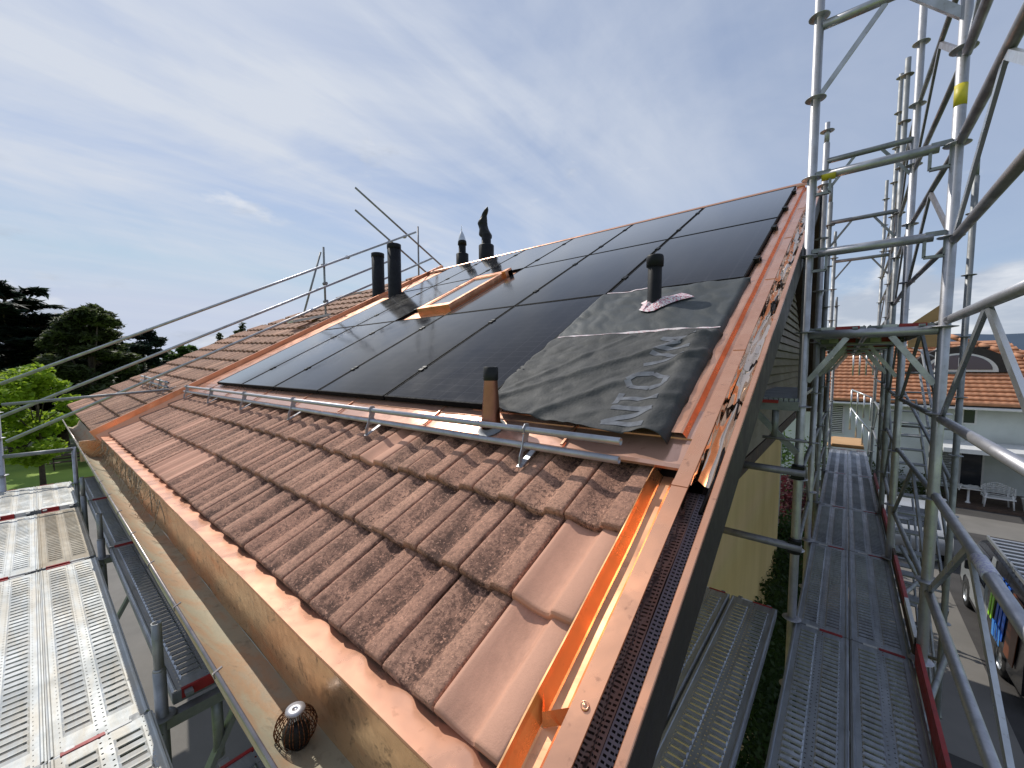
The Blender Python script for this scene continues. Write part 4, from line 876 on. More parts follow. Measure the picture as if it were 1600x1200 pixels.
# decks of the right run
gr = 'steel decks of the right walkway'
yy = [(.55, 3.35), (3.90, 1.90), (5.80, 1.70), (7.50, 2.35), (9.85, 2.85)]
yl = ['nearest at the bottom edge', 'second from the camera', 'third from the camera', 'fourth from the camera', 'farthest before the plywood']
for (y0, L), nm in zip(yy, yl):
    for xc, sd in ((-.072, 'left'), (.268, 'right')):
        if y0 < 1: y0, L = 1.20, 2.70
        deck((xc, y0), 'y', L, ZD, f'{sd} steel deck of the walkway, {nm}', M['deck'], gr, width=.335)
deck((-.52, 1.0), 'y', 2.88, ZD+.06, 'dark ribbed steel deck on the wall side, next to the walkway', M['deck'], 'dark decks on the wall side', width=.335)
deck((-.86, 1.0), 'y', 2.88, ZD+.06, 'dark ribbed steel deck on the wall side, tucked against the wall', M['deck'], 'dark decks on the wall side', width=.32)
for k in range(2):
    deck(((-.07, .27)[k], 3.92), 'y', 1.86, ZU+.05, ('left deck of the upper platform seen from below', 'right deck of the upper platform seen from below')[k], M['deck'], 'upper platform decks', width=.335)
    deck(((-.07, .27)[k], 5.82), 'y', 1.66, ZU+.05, ('left deck of the upper platform, second bay', 'right deck of the upper platform, second bay')[k], M['deck'], 'upper platform decks', width=.335)
for k in range(2):
    for (y0, L, nm) in ((7.52, 2.3, 'third'), (9.87, 2.8, 'farthest')):
        deck(((-.07, .27)[k], y0), 'y', L, ZU+.05, f"{('left', 'right')[k]} deck of the upper platform, {nm} bay", M['deck'], 'upper platform decks', width=.335)
for k, (y0, y1) in enumerate(((1.2, 3.86), (3.94, 5.76), (5.84, 7.46), (7.54, 9.8))):
    m_ = MB(); xx = .452
    t_ = thing('toe_board', ('red toe board beside the nearest walkway deck', 'toe board with red and grey ends along the second walkway deck', 'toe board along the third walkway deck', 'toe board along the fourth walkway deck')[k], 'toe board', (xx, (y0+y1)/2, ZD), 'toe boards of the walkway')
    m_.box2((xx-.010, y0, ZD+.0), (xx+.010, y1, ZD+.15)); m_.build('board', M['red'] if k == 0 else M['wood_dark'], t_)
    if k > 0:
        m_ = MB(); m_.box2((xx-.012, y0, ZD+.10), (xx+.012, y0+(y1-y0)*.35, ZD+.153)); m_.build('end_paint', M['white'], t_)
        m_ = MB(); m_.box2((xx-.012, y0+(y1-y0)*.35, ZD+.08), (xx+.012, y0+(y1-y0)*.88, ZD+.153)); m_.build('red_paint', M['red'], t_)
# console by the barge board + wall ties
t_ = thing('console_bracket', 'small bracket platform with a red marked edge between barge board and upright', 'bracket', (-.42, 3.85, -.67))
m_ = MB(); m_.beam((-.62, 3.85, -.33), (-.27, 3.85, -.33), .06, .07); m_.tube((-.42, 3.85, -.36), (-.42, 3.85, -.58), .024); m_.beam((-.60, 3.85, -.34), (-.27, 3.85, -.70), .045, .03, Vector((0, 1, 0))); m_.build('frame', M['steel_dull'], t_)
m_ = MB(); m_.box2((-.62, 3.84, -.30), (-.28, 5.7, -.27)); m_.build('platform', M['deck'], t_)
m_ = MB(); m_.box2((-.53, 3.81, -.31), (-.40, 3.818, -.285)); m_.build('red_marking', M['red'], t_)
for z_, x0, w in ((-.85, -.70, 'upper'), (-1.45, -.85, 'lower'), (-.60, -.45, 'shortest')):
    t_ = thing('wall_tie', f'{w} dark tie tube between the house wall and the nearest roof side upright', 'wall tie', (x0, 3.82, z_), 'wall ties')
    m_ = MB(); m_.tube((x0-.05, 3.84, z_+.01), (-.21, 3.84, z_), .030 if w != 'shortest' else .012); m_.build('tube', M['steel_rust'], t_)
    if w != 'shortest': m_ = MB(); m_.box((-.258, 3.87, z_), (.085, .09, .095)); m_.tube((-.258, 3.87, z_-.055), (-.258, 3.87, z_+.055), .042); m_.build('coupler', M['plastic_black'], t_)
# plywood at the walkway end
t_ = thing('plywood_sheets', 'stack of sunlit plywood sheets at the far end of the walkway', 'plywood', (.06, 13.6, ZD))
for k in range(3): m_ = MB(); m_.box((.05+.02*k, 13.6-.1*k, ZD+.03+.035*k), (.70-.06*k, 1.5-.1*k, .028)); m_.build('sheet', M['ply'], t_)
m_ = MB(); m_.prism([(1.0*.64, 8.0, .22), (1.0*.64, 8.0, .53), (.93, 8.0, .79), (.93, 8.0, .22)], (0, .03, 0)); tag(m_.build('plywood_sheet', M['ply']), 'slanted peach coloured plywood sheet standing behind the nearest street side upright', 'plywood')
# white lattice gate at the far end
t_ = thing('ladder_guard', 'bright lattice guard panels zigzagging at the far end of the walkway', 'guard rail', (.2, 13.0, -1.9))
for (x0, y0, z0, x1, y1, z1) in ((.12, 13.2, .25, .47, 12.75, .28), (.12, 13.2, -.65, .47, 12.75, -.8), (.12, 13.2, -1.1, .47, 12.75, -1.6)):
    m_ = MB(); m_.tube((x0, y0, z0), (x1, y1, z1), .02)
    for q in range(4):
        f = q/3; m_.tube((x0+(x1-x0)*f, y0+(y1-y0)*f, z0+(z1-z0)*f), (x0+(x1-x0)*f, y0+(y1-y0)*f, z0+(z1-z0)*f-.55), .016)
    m_.build('lattice', M['steel_bright'], t_)
# stair tower
t_ = thing('stair_flight', 'upper flight of open metal scaffold stairs behind the uprights', 'scaffold stairs', (.85, 9, -2.9), 'scaffold stair flights')
for k, (za, zb) in enumerate(((-.7, -2.95), (-3.0, -5.3))):
    if k: t_ = thing('stair_flight', 'lower flight of open metal scaffold stairs leading to the yard', 'scaffold stairs', (.85, 9, -5.3), 'scaffold stair flights')
    ya, yb_ = (10.8, 7.0)
    n = 12
    for q in range(n+1): f = q/n; m_ = MB(); m_.box((.80, ya+(yb_-ya)*f, za+(zb-za)*f), (.44, .17, .022)); m_.build('tread', M['steel_dull'], t_)
    
    for x in (.57, 1.03): m_ = MB(); m_.beam((x, ya+.1, za-.02), (x, yb_-.1, zb-.02), .02, .10); m_.build('stringer', M['steel_dull'], t_)
    for x in (.56, 1.05): m_ = MB(); m_.tube((x, ya, za+.95), (x, yb_, zb+.95), .018); m_.tube((x, ya, za+.5), (x, yb_, zb+.5), .018); m_.build('handrail', M['steel_dull'], t_)
for x, y, top, w in ((.845, 5.8, 1.95, 'tall upright standing free against the clouds right of the nearest one'), (.66, 8.9, 1.2, 'inner post at the middle of the stairs'), (1.28, 8.9, .3, 'street side post at the middle of the stairs'), (.62, 11.2, 1.7, 'inner post at the head of the stairs'), (1.3, 11.2, .5, 'street side post at the head of the stairs')):
    post(x, y, G, top, w, rings=[zq for zq in (-4.9, -3.8, -2.6, -1.5, -.9, -.33, .25, .83, 1.4) if zq < top], mat=M['steel_dull'], group='stair tower posts', spigot=True)
for k in range(10):
    z_ = -.15-.42*k; tube((.62, 8.9+(k % 2)*2.3, z_), (1.28, 8.9+(k % 2)*2.3, z_), f'horizontal tube number {k+1} from the top across the stair tower', .018, 'tower_tube', M['steel_dull'], 'cross tubes of the stair tower')
for k, (a, b) in enumerate((((.845, 5.8, -1.2), (.66, 8.9, -.35)), ((.66, 8.9, -3.4), (.62, 11.2, -2.5)), ((.845, 5.8, -3.6), (1.28, 8.9, -2.3)), ((.845, 5.8, -2.6), (.5, 5.8, -1.9)), ((.845, 5.8, -3.0), (.66, 8.9, -4.6)), ((.52, 12.7, .7), (1.3, 11.2, .1)))):
    tube(a, b, ['diagonal brace high on the foot side of the stairs', 'diagonal brace low on the head side of the stairs', 'diagonal brace low on the street side of the stairs', 'short brace from the free upright back to the second frame', 'long low brace from the free upright under the stairs', 'brace from the farthest frame to the stair head'][k], .018, 'diagonal_brace', M['steel_dull'], 'diagonal braces of the stair tower')
for k, (y0, y1, z_) in enumerate(((3.9, 5.8, -2.5), (5.8, 7.5, -2.5), (2.08, 3.9, -2.5), (2.08, 3.9, -4.4))):
    tube((.50, y0, z_), (1.5 if k > 1 else .9, y1 if k < 2 else y0+.7, z_-(.3 if k < 2 else .05)), ['outrigger tube below the second deck', 'outrigger tube below the third deck', 'outrigger tube low beside the camera', 'lowest outrigger tube beside the van'][k], .022, 'outrigger_tube', M['steel_dull'], 'outrigger tubes')
# ================================================================== NEIGHBOUR HOUSE
nh = thing('white_house', 'white rendered neighbour house with an orange tiled roof across the yard', 'house', (2, 29, G))
def np_(mb, name, mat): return mb.build(name, mat, nh)
mb = MB(); mb.box2((-7, 26.6, -3.72), (9, 34, -1.85)); mb.box2((-7, 26.6, G), (3.25, 34, -3.72)); mb.box2((3.25, 28.6, G), (9, 34, -3.72)); np_(mb, 'wall', M['render_white'])
mb = MB(); mb.box2((3.25, 26.62, -3.80), (9, 26.9, -3.72)); mb.box2((3.1, 26.3, -3.76), (9, 26.58, -3.60)); np_(mb, 'lintel', M['wood_dark'])
mb = MB(); mb.box2((3.3, 25.2, G), (9, 28.5, G+.12)); np_(mb, 'porch_floor', M['wood_dark'])
mb = MB(); mb.prism([(3.2, 24.4, -3.62), (3.2, 26.3, -3.44), (3.2, 26.3, -3.40), (3.2, 24.4, -3.56)], (5.8, 0, 0)); mb.box2((3.2, 24.38, -3.66), (9, 24.44, -3.48)); np_(mb, 'awning', M['white_pvc'])
for x0, x1, z0, z1, ym in ((4.02, 4.34, -2.62, -2.0, 26.58), (-.55, -.05, -3.5, -2.15, 26.58), (4.35, 5.0, -5.98, -4.1, 28.58)):
    mb = MB(); mb.box2((x0-.07, ym-.02, z0-.07), (x1+.07, ym+.03, z1+.07)); f_ = np_(mb, 'window', M['white_pvc'])
    mb = MB(); mb.box2((x0, ym-.03, z0), (x1, ym-.021, z1)); mb.build('pane', M['window_glass'], f_, origin=nh.location)
mb = MB()
for k in range(14): mb.box((-.30, 26.50, -3.45+k*.095), (.46, .02, .05), (X_, Vector((0, .9, .4)).normalized(), Vector((0, -.4, .9)).normalized()))
mb.box2((-.55, 26.50, -3.52), (-.53, 26.54, -2.12)); mb.box2((-.06, 26.50, -3.52), (-.04, 26.54, -2.12)); np_(mb, 'shutter', M['white_pvc'])
mb = MB()
for k in range(16): mb.box2((3.55, 28.55, -5.9+k*.12), (4.15, 28.58, -5.83+k*.12))
np_(mb, 'shutter', M['steel_dull'])
mb = MB(); mb.box2((-7.5, 25.85, -1.98), (9.4, 26.0, -1.80)); mb.box2((-7.5, 26.0, -1.95), (9.4, 34.3, -1.88)); np_(mb, 'eave', M['fascia'])
mb = MB(); mb.tube((-7.5, 25.82, -1.93), (9.4, 25.82, -1.93), .06, 10); np_(mb, 'gutter', M['white_pvc'])
pb = R(30); cs, sn = math.cos(pb), math.sin(pb)
def BP(x, s, h=0): return Vector((x, 25.8+s*cs-h*sn, -1.78+s*sn+h*cs))
mb = MB(); nc = 19; ex = .335
for k in range(nc):
    s0 = k*ex; x1 = 9.3 if s0 < 1 else max(4.35, 9.3-(s0-1)*.86*1.0)
    if k > 15: x1 = 4.4-(k-15)*.35
    x0 = -7.5; nx = int((x1-x0)/.0575); i = len(mb.v); mb.a = random.random()
    for q in range(nx+1):
        x = x0+q*.0575; w_ = .022*abs(math.sin(math.pi*(q % 4)/4)); jj = .006*noise.noise(Vector((q//4*.7, k*1.3, 0)))
        mb.v += [BP(x, s0+jj, -.03), BP(x, s0+jj, .070+w_*1.3), BP(x, s0+ex+.02, .005+w_*.6)]
    for q in range(nx):
        a_ = i+q*3; mb.face((a_, a_+3, a_+4, a_+1)); mb.face((a_+1, a_+4, a_+5, a_+2), True)
rf = np_(mb, 'roof', M['tile_orange'])
mb = MB(); mb.quad((-7.5, 31.2, 1.38), (4.0, 31.2, 1.38), (4.0, 36, -1.4), (-7.5, 36, -1.4)); mb.quad((4.0, 31.2, 1.38), (9.3, 25.9, -1.75), (9.3, 36, -1.75)); np_(mb, 'roof', M['tile_orange'])
mb = MB(); mb.tube((-7.5, 31.15, 1.42), (4.0, 31.15, 1.42), .11, 10)
for q in range(18):
    a_ = Vector((4.0, 31.15, 1.42)).lerp(Vector((9.3, 26.0, -1.62)), q/18); b_ = Vector((4.0, 31.15, 1.42)).lerp(Vector((9.3, 26.0, -1.62)), (q+1.1)/18); mb.tube(a_, b_, .11, 10, .14)
np_(mb, 'ridge_tiles', M['tile_orange'])
mb = MB()
for k in range(7): mb.quad((3.6, 31.6+k*.3, .05+k*.17), (7.0-k*.09, 31.6+k*.3, .05+k*.17), (7.0-k*.09, 31.95+k*.3, .19+k*.17), (3.6, 31.95+k*.3, .19+k*.17)); mb.quad((3.6, 31.6+k*.3, .0+k*.17), (7.0-k*.09, 31.6+k*.3, .0+k*.17), (7.0-k*.09, 31.6+k*.3, .05+k*.17), (3.6, 31.6+k*.3, .05+k*.17))
np_(mb, 'roof', M['tile_orange'])
# eyebrow dormer
def arch(cx, y, z0, rx, rz, d, mbx, n=20, yb_=None):
    pts = [Vector((cx+rx*math.cos(math.pi*k/n), y, z0+rz*math.sin(math.pi*k/n))) for k in range(n+1)]; mbx.prism(pts, (0, d, 0))
dm = MB(); arch(4.0, 27.95, -.42, 1.62, 1.18, 2.2, dm); dormer = np_(dm, 'dormer', M['fascia'])
dm = MB(); arch(4.0, 27.90, -.40, 1.16, .86, .04, dm); wn = dm.build('window', M['white_pvc'], dormer, origin=nh.location)
dm = MB(); arch(4.0, 27.88, -.30, .98, .68, .01, dm); dm.build('pane', simple('pane_mauve', (.12, .09, .12), None, 5, .15), dormer, origin=nh.location)
mb = MB(); mb.box2((4.85, 29.9, .35), (5.3, 30.3, .75)); mb.box2((4.80, 29.85, .72), (5.35, 30.35, .78)); np_(mb, 'roof_hatch', M['fascia'])
# garden chair
t_ = thing('garden_chair', 'white curved rattan garden chair on the porch', 'chair', (5.0, 25.6, G+.12))
def cpt(a, z): return Vector((5.0+.46*math.cos(a), 25.75+.36*math.sin(a), G+.12+z))
mb = MB()
for q in range(7):
    z_ = .45+.085*q; mb.path([cpt(R(a), z_-.05*abs(math.cos(R(a)))*q*.5) for a in range(0, 181, 18)], .022, 6)
mb.build('backrest', M['white_pvc'], t_)
mb = MB(); mb.box((5.0, 25.68, G+.12+.42), (.86, .5, .05))
mb.build('seat', M['white_pvc'], t_)
for x, y in ((4.6, 25.5), (5.4, 25.5), (4.65, 26.0), (5.35, 26.0)): mb = MB(); mb.tube((x, y, G+.12), (x+(5-x)*.12, y, G+.12+.6), .028, 8); mb.build('leg', M['white_pvc'], t_)
mb = MB(); mb.lathe((5.9, 25.7, G+.12), [(.22, 0), (.30, .5), (.32, .52), (.28, .5), (0, .45)], 16); tag(mb.build('flower_pot', M['white_pvc']), 'white round pot beside the rattan garden chair', 'pot')
mb = MB(); mb.box2((3.9, 25.5, G+.75), (4.55, 26.1, G+.80)); mb.lathe((4.2, 25.8, G+.1), [(.1, 0), (.04, .1), (.04, .65)], 10)
mb.grid(lambda u, v: Vector((3.88+.7*u, 25.45+.7*v, G+.82+.10*noise.noise(Vector((u*4, v*4, 0)))-.25*max(0, abs(u-.5)*2-.8)*3)), 10, 10); tag(mb.build('covered_table', M['white_pvc']), 'small table under a crumpled white sheet on the porch', 'table')
# ================================================================== VEHICLES
def vehicle(name, label, cat, cx, yf, L, Wd, H, prof, body, glasses, wheels, mat, group=None, ang=0):
    t_ = thing(name, label, cat, (cx, yf-L/2, G), group)
    m_ = MB(); n = len(prof); i = 0; secs = [(-.5, .90, 0), (-.46, .97, .0), (-.30, 1.0, .0), (.30, 1.0, 0), (.46, .97, 0), (.5, .90, 0)]
    for (u, sh, _) in secs:
        for (a_, z_) in prof:
            inset = .09*max(0, (z_-H*.55)/(H*.45)); x_ = u*Wd*(1-inset) if abs(u) > .45 else u*Wd
            m_.v.append(Vector((cx+x_, yf-L*.5+(a_*L-L*.5)*-1*(1 if abs(u) < .47 else .995), G+.02+(z_ if abs(u) < .47 else z_*.985+.01))))
    for s_ in range(len(secs)-1):
        for k in range(n): j = (k+1) % n; m_.face((s_*n+k, s_*n+j, (s_+1)*n+j, (s_+1)*n+k), True)
    m_.face(range(n)); m_.face([(len(secs)-1)*n+k for k in reversed(range(n))])
    m_.build('body', mat, t_)
    for a_, r_ in wheels:
        for sg in (-1, 1):
            w_ = MB(); c_ = Vector((cx+sg*(Wd/2-.10), yf-a_*L, G+.004+r_)); w_.lathe(c_-X_*.11*sg, [(0, 0), (r_*.75, 0), (r_, .02), (r_, .20), (r_*.95, .225), (r_*.64, .228)], 26, X_*sg); wl = w_.build('wheel', M['tyre'], t_)
            w_ = MB(); w_.lathe(c_-X_*.11*sg, [(r_*.64, .225), (r_*.60, .19), (r_*.25, .21), (0, .215)], 26, X_*sg)
            w_.build('rim', M['steel_bright'], wl, origin=t_.location)
    return t_
vprof = [(0.0, .42), (.0, .80), (.02, 1.0), (.12, 1.15), (.24, 1.80), (.28, 1.92), (.34, 1.96), (.97, 1.96), (.995, 1.90), (1.0, .9), (1.0, .35), (.88, .30), (.12, .28), (.02, .30)]
VX, VY, VL = 3.48, 15.75, 5.0
van = vehicle('van', 'silver and black van with green and blue side stripes and a slatted roof rack', 'van', VX, VY, VL, 1.92, 1.96, vprof, None, None, [(.16, .34), (.75, .34)], M['van_dark'])
def side(mbx, pts, off=.012):                       # pts: (fraction along, height) on the left flank
    mbx.prism([(VX-.96-off+.085*max(0, (z_-1.08)/.88), VY-a_*VL, G+.02+z_) for a_, z_ in pts], (.012, 0, 0))
mb = MB(); side(mb, [(.03, .50), (.035, .98), (.14, 1.13), (.25, 1.10), (.48, 1.10), (.47, .42), (.24, .40), (.235, .62), (.20, .74), (.13, .74), (.09, .62), (.085, .46)]); side(mb, [(.48, 1.10), (.49, 1.90), (.54, 1.90), (.54, .42), (.47, .42)]); mb.build('door_panel', M['van_silver'], van)
mb = MB(); side(mb, [(.17, 1.16), (.26, 1.76), (.46, 1.80), (.46, 1.14)], .006); mb.build('side_window', M['window_glass'], van)
for k, (a_, b_, mt) in enumerate(((.555, .575, 'van_green'), (.59, .61, 'van_green'), (.64, .665, 'van_blue'), (.68, .71, 'van_blue'), (.725, .755, 'van_blue'), (.79, .90, 'van_brown'))):
    mb = MB(); side(mb, [(a_, .75 if k < 2 else .55), (a_+.005, 1.35 if k < 2 else 1.75), (b_+.005, 1.35 if k < 2 else 1.75), (b_, .75 if k < 2 else .55)], .016); mb.build('side_stripe', M[mt], van)
for a_ in (.63, .67, .71):
    mb = MB(); side(mb, [(a_, .50), (a_, .82), (a_+.028, .82), (a_+.028, .50)], .019); mb.build('side_stripe', M['van_blue2'], van)
mb = MB(); mb.box((VX-1.04, VY-.26*VL, G+1.25), (.12, .10, .22)); mb.build('mirror', M['van_dark'], van)
rk = thing('roof_rack', 'slatted light metal rack on the roof of the striped van', 'roof rack', (VX, VY-3, G+2.0))
for k in range(13): mb = MB(); mb.box((VX, VY-1.75-k*.24, G+2.10), (1.62, .09, .03)); mb.build('slat', M['steel_bright'], rk)
for sg in (-1, 1): mb = MB(); mb.box((VX+sg*.82, VY-3.2, G+2.07), (.04, 3.3, .07)); mb.build('side_rail', M['steel_dull'], rk)
cprof = [(0, .35), (.0, .62), (.03, .78), (.26, .92), (.38, 1.36), (.46, 1.44), (.72, 1.44), (.88, 1.02), (.99, .95), (1.0, .4), (.86, .25), (.12, .25)]
c1_ = vehicle('car', 'white car parked behind the scaffold uprights in the yard', 'car', 1.75, 21.3, 4.1, 1.72, 1.44, cprof, None, None, [(.19, .31), (.80, .31)], M['car_white'])
mb = MB()
for sg in (-1, 1): mb.prism([(1.75+sg*.845, 21.3-a_*4.1, G+.02+z_) for a_, z_ in ((.30, .96), (.39, 1.30), (.46, 1.38), (.70, 1.38), (.82, 1.0))], (.01, 0, 0))
mb.build('side_window', M['window_glass'], c1_)
mb = MB(); mb.prism([(1.75-.62, 21.3-.885*4.1, G+1.03), (1.75+.62, 21.3-.885*4.1, G+1.03), (1.75+.55, 21.3-.735*4.1, G+1.44), (1.75-.55, 21.3-.735*4.1, G+1.44)], (0, -.03, .02)); mb.build('rear_window', M['window_glass'], c1_)
# ================================================================== VEGETATION
def leaves(mbx, c, rad, n, size, flat=0.0, shell=.55, elong=1.0, seedbase=None):
    c = Vector(c)
    for _ in range(n):
        while True:
            p = Vector((random.uniform(-1, 1), random.uniform(-1, 1), random.uniform(-1, 1)))
            if shell*random.random() < p.length < 1: break
        q = c+Vector((p.x*rad[0], p.y*rad[1], p.z*rad[2]))
        nrm = Vector((random.gauss(0, 1), random.gauss(0, 1), random.gauss(0, 1)*(1-flat)+flat*4+.5)).normalized()
        a_ = nrm.cross(Vector((random.gauss(0, 1), random.gauss(0, 1), random.gauss(0, .5)))).normalized(); b_ = nrm.cross(a_)
        s_ = size*random.uniform(.6, 1.35); a_ = a_*s_*elong; b_ = b_*s_*.6
        mbx.quad(q-a_, q-b_*.9+a_*.1, q+a_, q+b_*.9-a_*.1)
def tree(name, label, base, H, trunk_r, crown, mat, leafsize, n, limbs=7, group=None, flat=0, elong=1.0, lean=(0, 0)):
    base = Vector(base); t_ = thing(name, label, 'tree', base, group); m_ = MB(); top = base+Vector((lean[0], lean[1], H*.8))
    m_.tube(base, base.lerp(top, .5), trunk_r, 10, trunk_r*.65); m_.tube(base.lerp(top, .5), top, trunk_r*.65, 10, trunk_r*.2)
    for cc, rr in crown[::max(1, len(crown)//limbs)]:
        s_ = base.lerp(top, random.uniform(.35, .85)); m_.tube(s_, Vector(cc), trunk_r*.28, 7, trunk_r*.08)
    m_.build('trunk', M['bark'], t_)
    m_ = MB(); vol = sum(r_[0]*r_[1]*r_[2] for _, r_ in crown)
    for cc, rr in crown: leaves(m_, cc, rr, max(12, int(n*(rr[0]*rr[1]*rr[2])/vol*.5+n/len(crown)*.5)), leafsize, flat, .5, elong)
    m_.build('crown', mat, t_); return t_
random.seed(21)
def gp(px_, d, z=G): v = at(px_, 640, d); return Vector((v.x, v.y, z))
# bright young tree
b = gp(58, 19.5); cr = []
cc = at(42, 655, 19.5)
for k in range(34):
    a_ = random.uniform(0, 6.28); rr = random.uniform(.3, 2.1); zz_ = random.uniform(-2.0, 2.3); rr *= math.sqrt(max(.1, 1-(zz_/2.7)**2)); cr.append((cc+Vector((math.cos(a_)*rr, math.sin(a_)*rr*1.1, zz_)), (random.uniform(.5, .85), random.uniform(.5, .85), random.uniform(.28, .5))))
tree('young_tree', 'bright yellow green young tree on the lawn at the left edge', b, 6.0, .12, cr, M['leaf_bright'], .13, 9000, flat=.3, lean=(-.6, 0))
# cedar with flat tiers
def cedar(label, px_, d, tops, mat, group, wid, n, seed, half=1.0, ls=.30):
    random.seed(seed); b_ = gp(px_, d); H = tops-G; t_ = thing('cedar_tree', label, 'tree', b_, group); m_ = MB(); lf = MB()
    lean = random.uniform(-.6, .6)
    for q in range(6): m_.tube(b_+Vector((lean*q/6, 0, H*.95*q/6)), b_+Vector((lean*(q+1)/6, 0, H*.95*(q+1)/6)), .5*(1-q/7), 9, .5*(1-(q+1)/7))
    tiers = 11
    for k in range(tiers):
        f = k/(tiers-1); z_ = b_.z+H*(.16+.80*f); rmax = wid*(1-.55*f**1.6)*random.uniform(.75, 1.15)
        for q in range(5):
            a_ = q*1.257+random.uniform(-.5, .5)+k*.9; r_ = rmax*random.uniform(.5, 1.15); e_ = Vector((b_.x+lean*f+math.cos(a_)*r_, b_.y+math.sin(a_)*r_, z_+random.uniform(-.05, .45)))
            s_ = Vector((b_.x+lean*f, b_.y, z_-.6)); m_.tube(s_, e_, .09, 6, .03)
            for w in range(6):
                g_ = .34+.68*w/5; cpos = s_.lerp(e_, g_)+Vector((random.uniform(-.35, .35), random.uniform(-.35, .35), random.uniform(-.02, .16)))
                leaves(lf, cpos, (r_*.15+.25, r_*.15+.25, .10), n//(tiers*30), ls, .8, .0, 2.2)
    m_.build('trunk', M['bark'], t_); lf.build('crown', mat, t_); return t_
gt = 'dark conifers beyond the lawn'
cedar('tallest dark cedar with flat layered branches at the left edge', 22, 29, 5.9, M['leaf_cedar'], gt, 6.0, 14000, 4, ls=.22)
cedar('lower dark cedar in front of the tallest one', 70, 30, 3.9, M['leaf_cedar'], gt, 4.6, 11000, 9, ls=.20)
cedar('dark cedar standing left of the tallest, mostly outside the photo', -70, 33, 5.6, M['leaf_cedar'], gt, 6.2, 7000, 12, ls=.24)
cedar('broad dark cedar filling the left horizon behind the others', 110, 40, 4.2, M['leaf_cedar'], gt, 7.5, 9000, 17, ls=.3)
random.seed(8)
def bushy(label, px_, d, pt, pw, mat, n, ls, group, name='conifer_tree', clump=30):
    b_ = gp(px_, d); topz = at(px_, pt, d).z; w_ = pw*d/628.0; cr = []
    for k in range(clump):
        f = (k+.5)/clump; z_ = G+1.5+(topz-G-2.0)*f; rr = w_*(1.05-.62*f**3)*random.uniform(.35, 1.05); a_ = random.uniform(0, 6.28)
        cr.append((Vector((b_.x+math.cos(a_)*rr, b_.y+math.sin(a_)*rr, z_)), (w_*random.uniform(.25, .42), w_*random.uniform(.25, .42), w_*random.uniform(.13, .24))))
    cr.append((Vector((b_.x, b_.y+w_*.1, topz-.35)), (w_*.25, w_*.25, .4)))
    return tree(name, label, b_, topz-G, .35, cr, mat, ls, n, group=group, flat=.4, elong=1.3)
bushy('broad dark green conifer right of the tallest cedar', 148, 27, 478, 50, M['leaf_dark'], 24000, .16, gt, clump=60)
bushy('wide dark conifer on the horizon behind the broad one', 175, 44, 528, 40, M['leaf_cedar'], 9000, .26, gt)
bushy('dark conifer on the horizon left of the small one', 205, 50, 536, 34, M['leaf_dark'], 7000, .28, gt)
bushy('lower bushy dark conifer filling the gap under the cedar', 95, 31, 520, 45, M['leaf_dark'], 9000, .2, gt)
bushy('small dark conifer crossed by the sloping guard tubes', 237, 36, 516, 30, M['leaf_cedar'], 9000, .2, gt)
bushy('low dark conifer behind the corner of the old tiled roof', 190, 33, 566, 42, M['leaf_dark'], 7000, .2, gt)
bushy('dark conifer low behind the bright young tree', 60, 30, 560, 60, M['leaf_cedar'], 8000, .22, gt)
bushy('conifer tip just above the old tiles, right one', 383, 30, 505, 17, M['leaf_dark'], 1800, .11, 'conifer tips above the old tiles', clump=16)
bushy('conifer tip just above the old tiles, left one', 347, 30, 521, 17, M['leaf_dark'], 1800, .11, 'conifer tips above the old tiles', clump=16)
gm = 'broadleaf trees on the horizon'
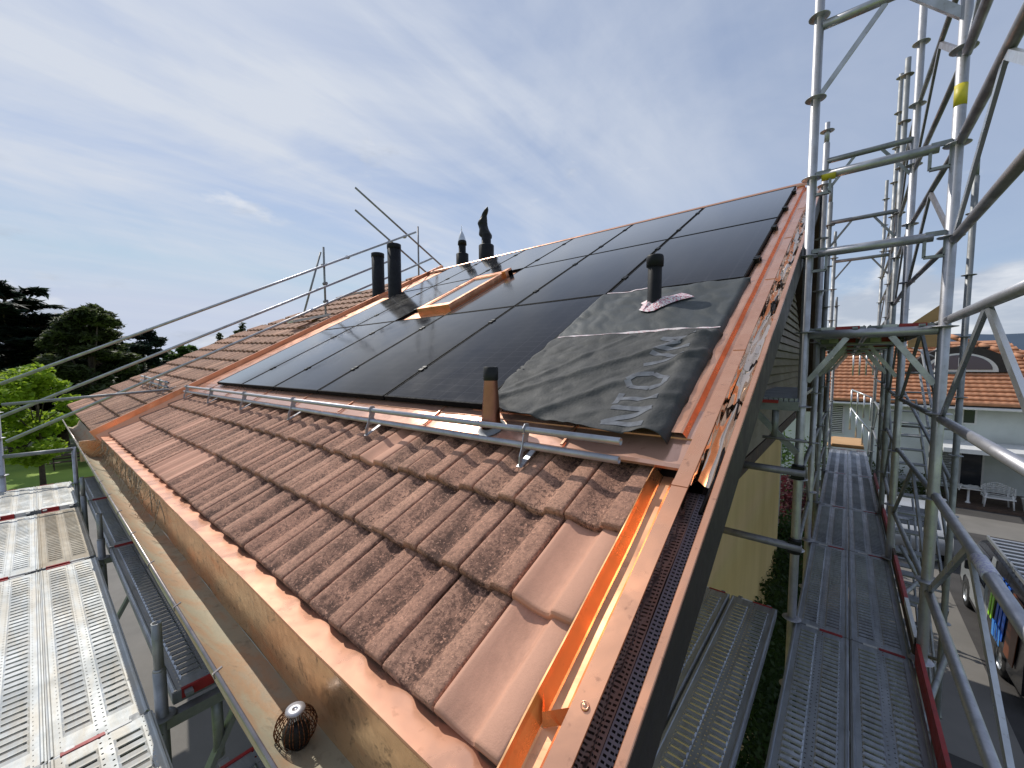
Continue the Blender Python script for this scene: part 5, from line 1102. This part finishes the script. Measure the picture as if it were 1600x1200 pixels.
for k, (px_, d, pt, pw) in enumerate(((175, 62, 546, 40), (215, 66, 552, 36), (262, 70, 548, 34), (300, 72, 541, 30), (330, 80, 551, 34), (120, 70, 550, 50), (20, 74, 548, 60), (-40, 70, 545, 60))):
    bushy(['green tree on the horizon between the dark conifers', 'green tree on the horizon just left of the small conifer', 'green tree on the horizon right of the small conifer', 'rounded green tree on the horizon touching the old roof edge', 'green tree on the horizon partly behind the old tiles', 'green tree on the horizon behind the broad conifer', 'green tree on the horizon behind the tallest cedar', 'green tree on the horizon outside the left edge'][k], px_, d, pt, pw, M['leaf_mid'], 3500, .42, gm, 'broadleaf_tree', 16)
t_ = thing('picnic_table', 'dark picnic table with benches far out on the lawn', 'table', gp(108, 24.5))
b = Vector(t_.location)
for nm_, z_, wd, dx_ in (('table_top', .75, .8, 0), ('bench', .45, .3, -.7), ('bench', .45, .3, .7)): mb = MB(); mb.box(b+Vector((dx_, 0, z_)), (wd, 2.2, .06)); mb.build(nm_, M['wood_dark'], t_)
for y_ in (-.8, .8): mb = MB(); mb.beam(b+Vector((-.75, y_, 0)), b+Vector((.1, y_, .75)), .06, .08); mb.beam(b+Vector((.75, y_, 0)), b+Vector((-.1, y_, .75)), .06, .08); mb.build('leg', M['wood_dark'], t_)
mb = MB(); random.seed(5)
for k in range(150):
    y = random.uniform(5.0, 12.5); top = 2.5 if y > 6.6 else 2.5*(y-4.2)/2.4
    f = random.random(); x = -.90+random.random()*.50*(1.15-f)
    leaves(mb, (x, y, G+top*f), (.20, .34, .30), 150, .045, .2)
tag(mb.build('hedge', M['leaf_hedge']), 'dark green shrub hedge along the foot of the yellow wall', 'hedge')
mb = MB()
for k in range(20): leaves(mb, (random.uniform(-1.1, -.35), random.uniform(12.0, 13.4), G+random.uniform(.6, 3.0)), (.35, .4, .4), 130, .06, .2)
tag(mb.build('red_shrub', M['leaf_red']), 'dark red leaved shrub beyond the end of the yellow wall', 'shrub')
mb = MB()
for k in range(34): leaves(mb, (random.uniform(-3.4, -.7), random.uniform(15.0, 18), G+random.uniform(.4, 3.5)), (.6, .6, .6), 170, .08, .2)
tag(mb.build('green_shrub', M['leaf_mid']), 'light green shrub behind the red one', 'shrub')
mb = MB()
for k in range(16): leaves(mb, (random.uniform(.6, 3.2), random.uniform(25.2, 26.2), G+random.uniform(.2, 1.1)), (.4, .4, .4), 110, .08, .2)
tag(mb.build('porch_shrub', M['leaf_dark']), 'dark shrubs against the white house wall left of the porch', 'shrub')
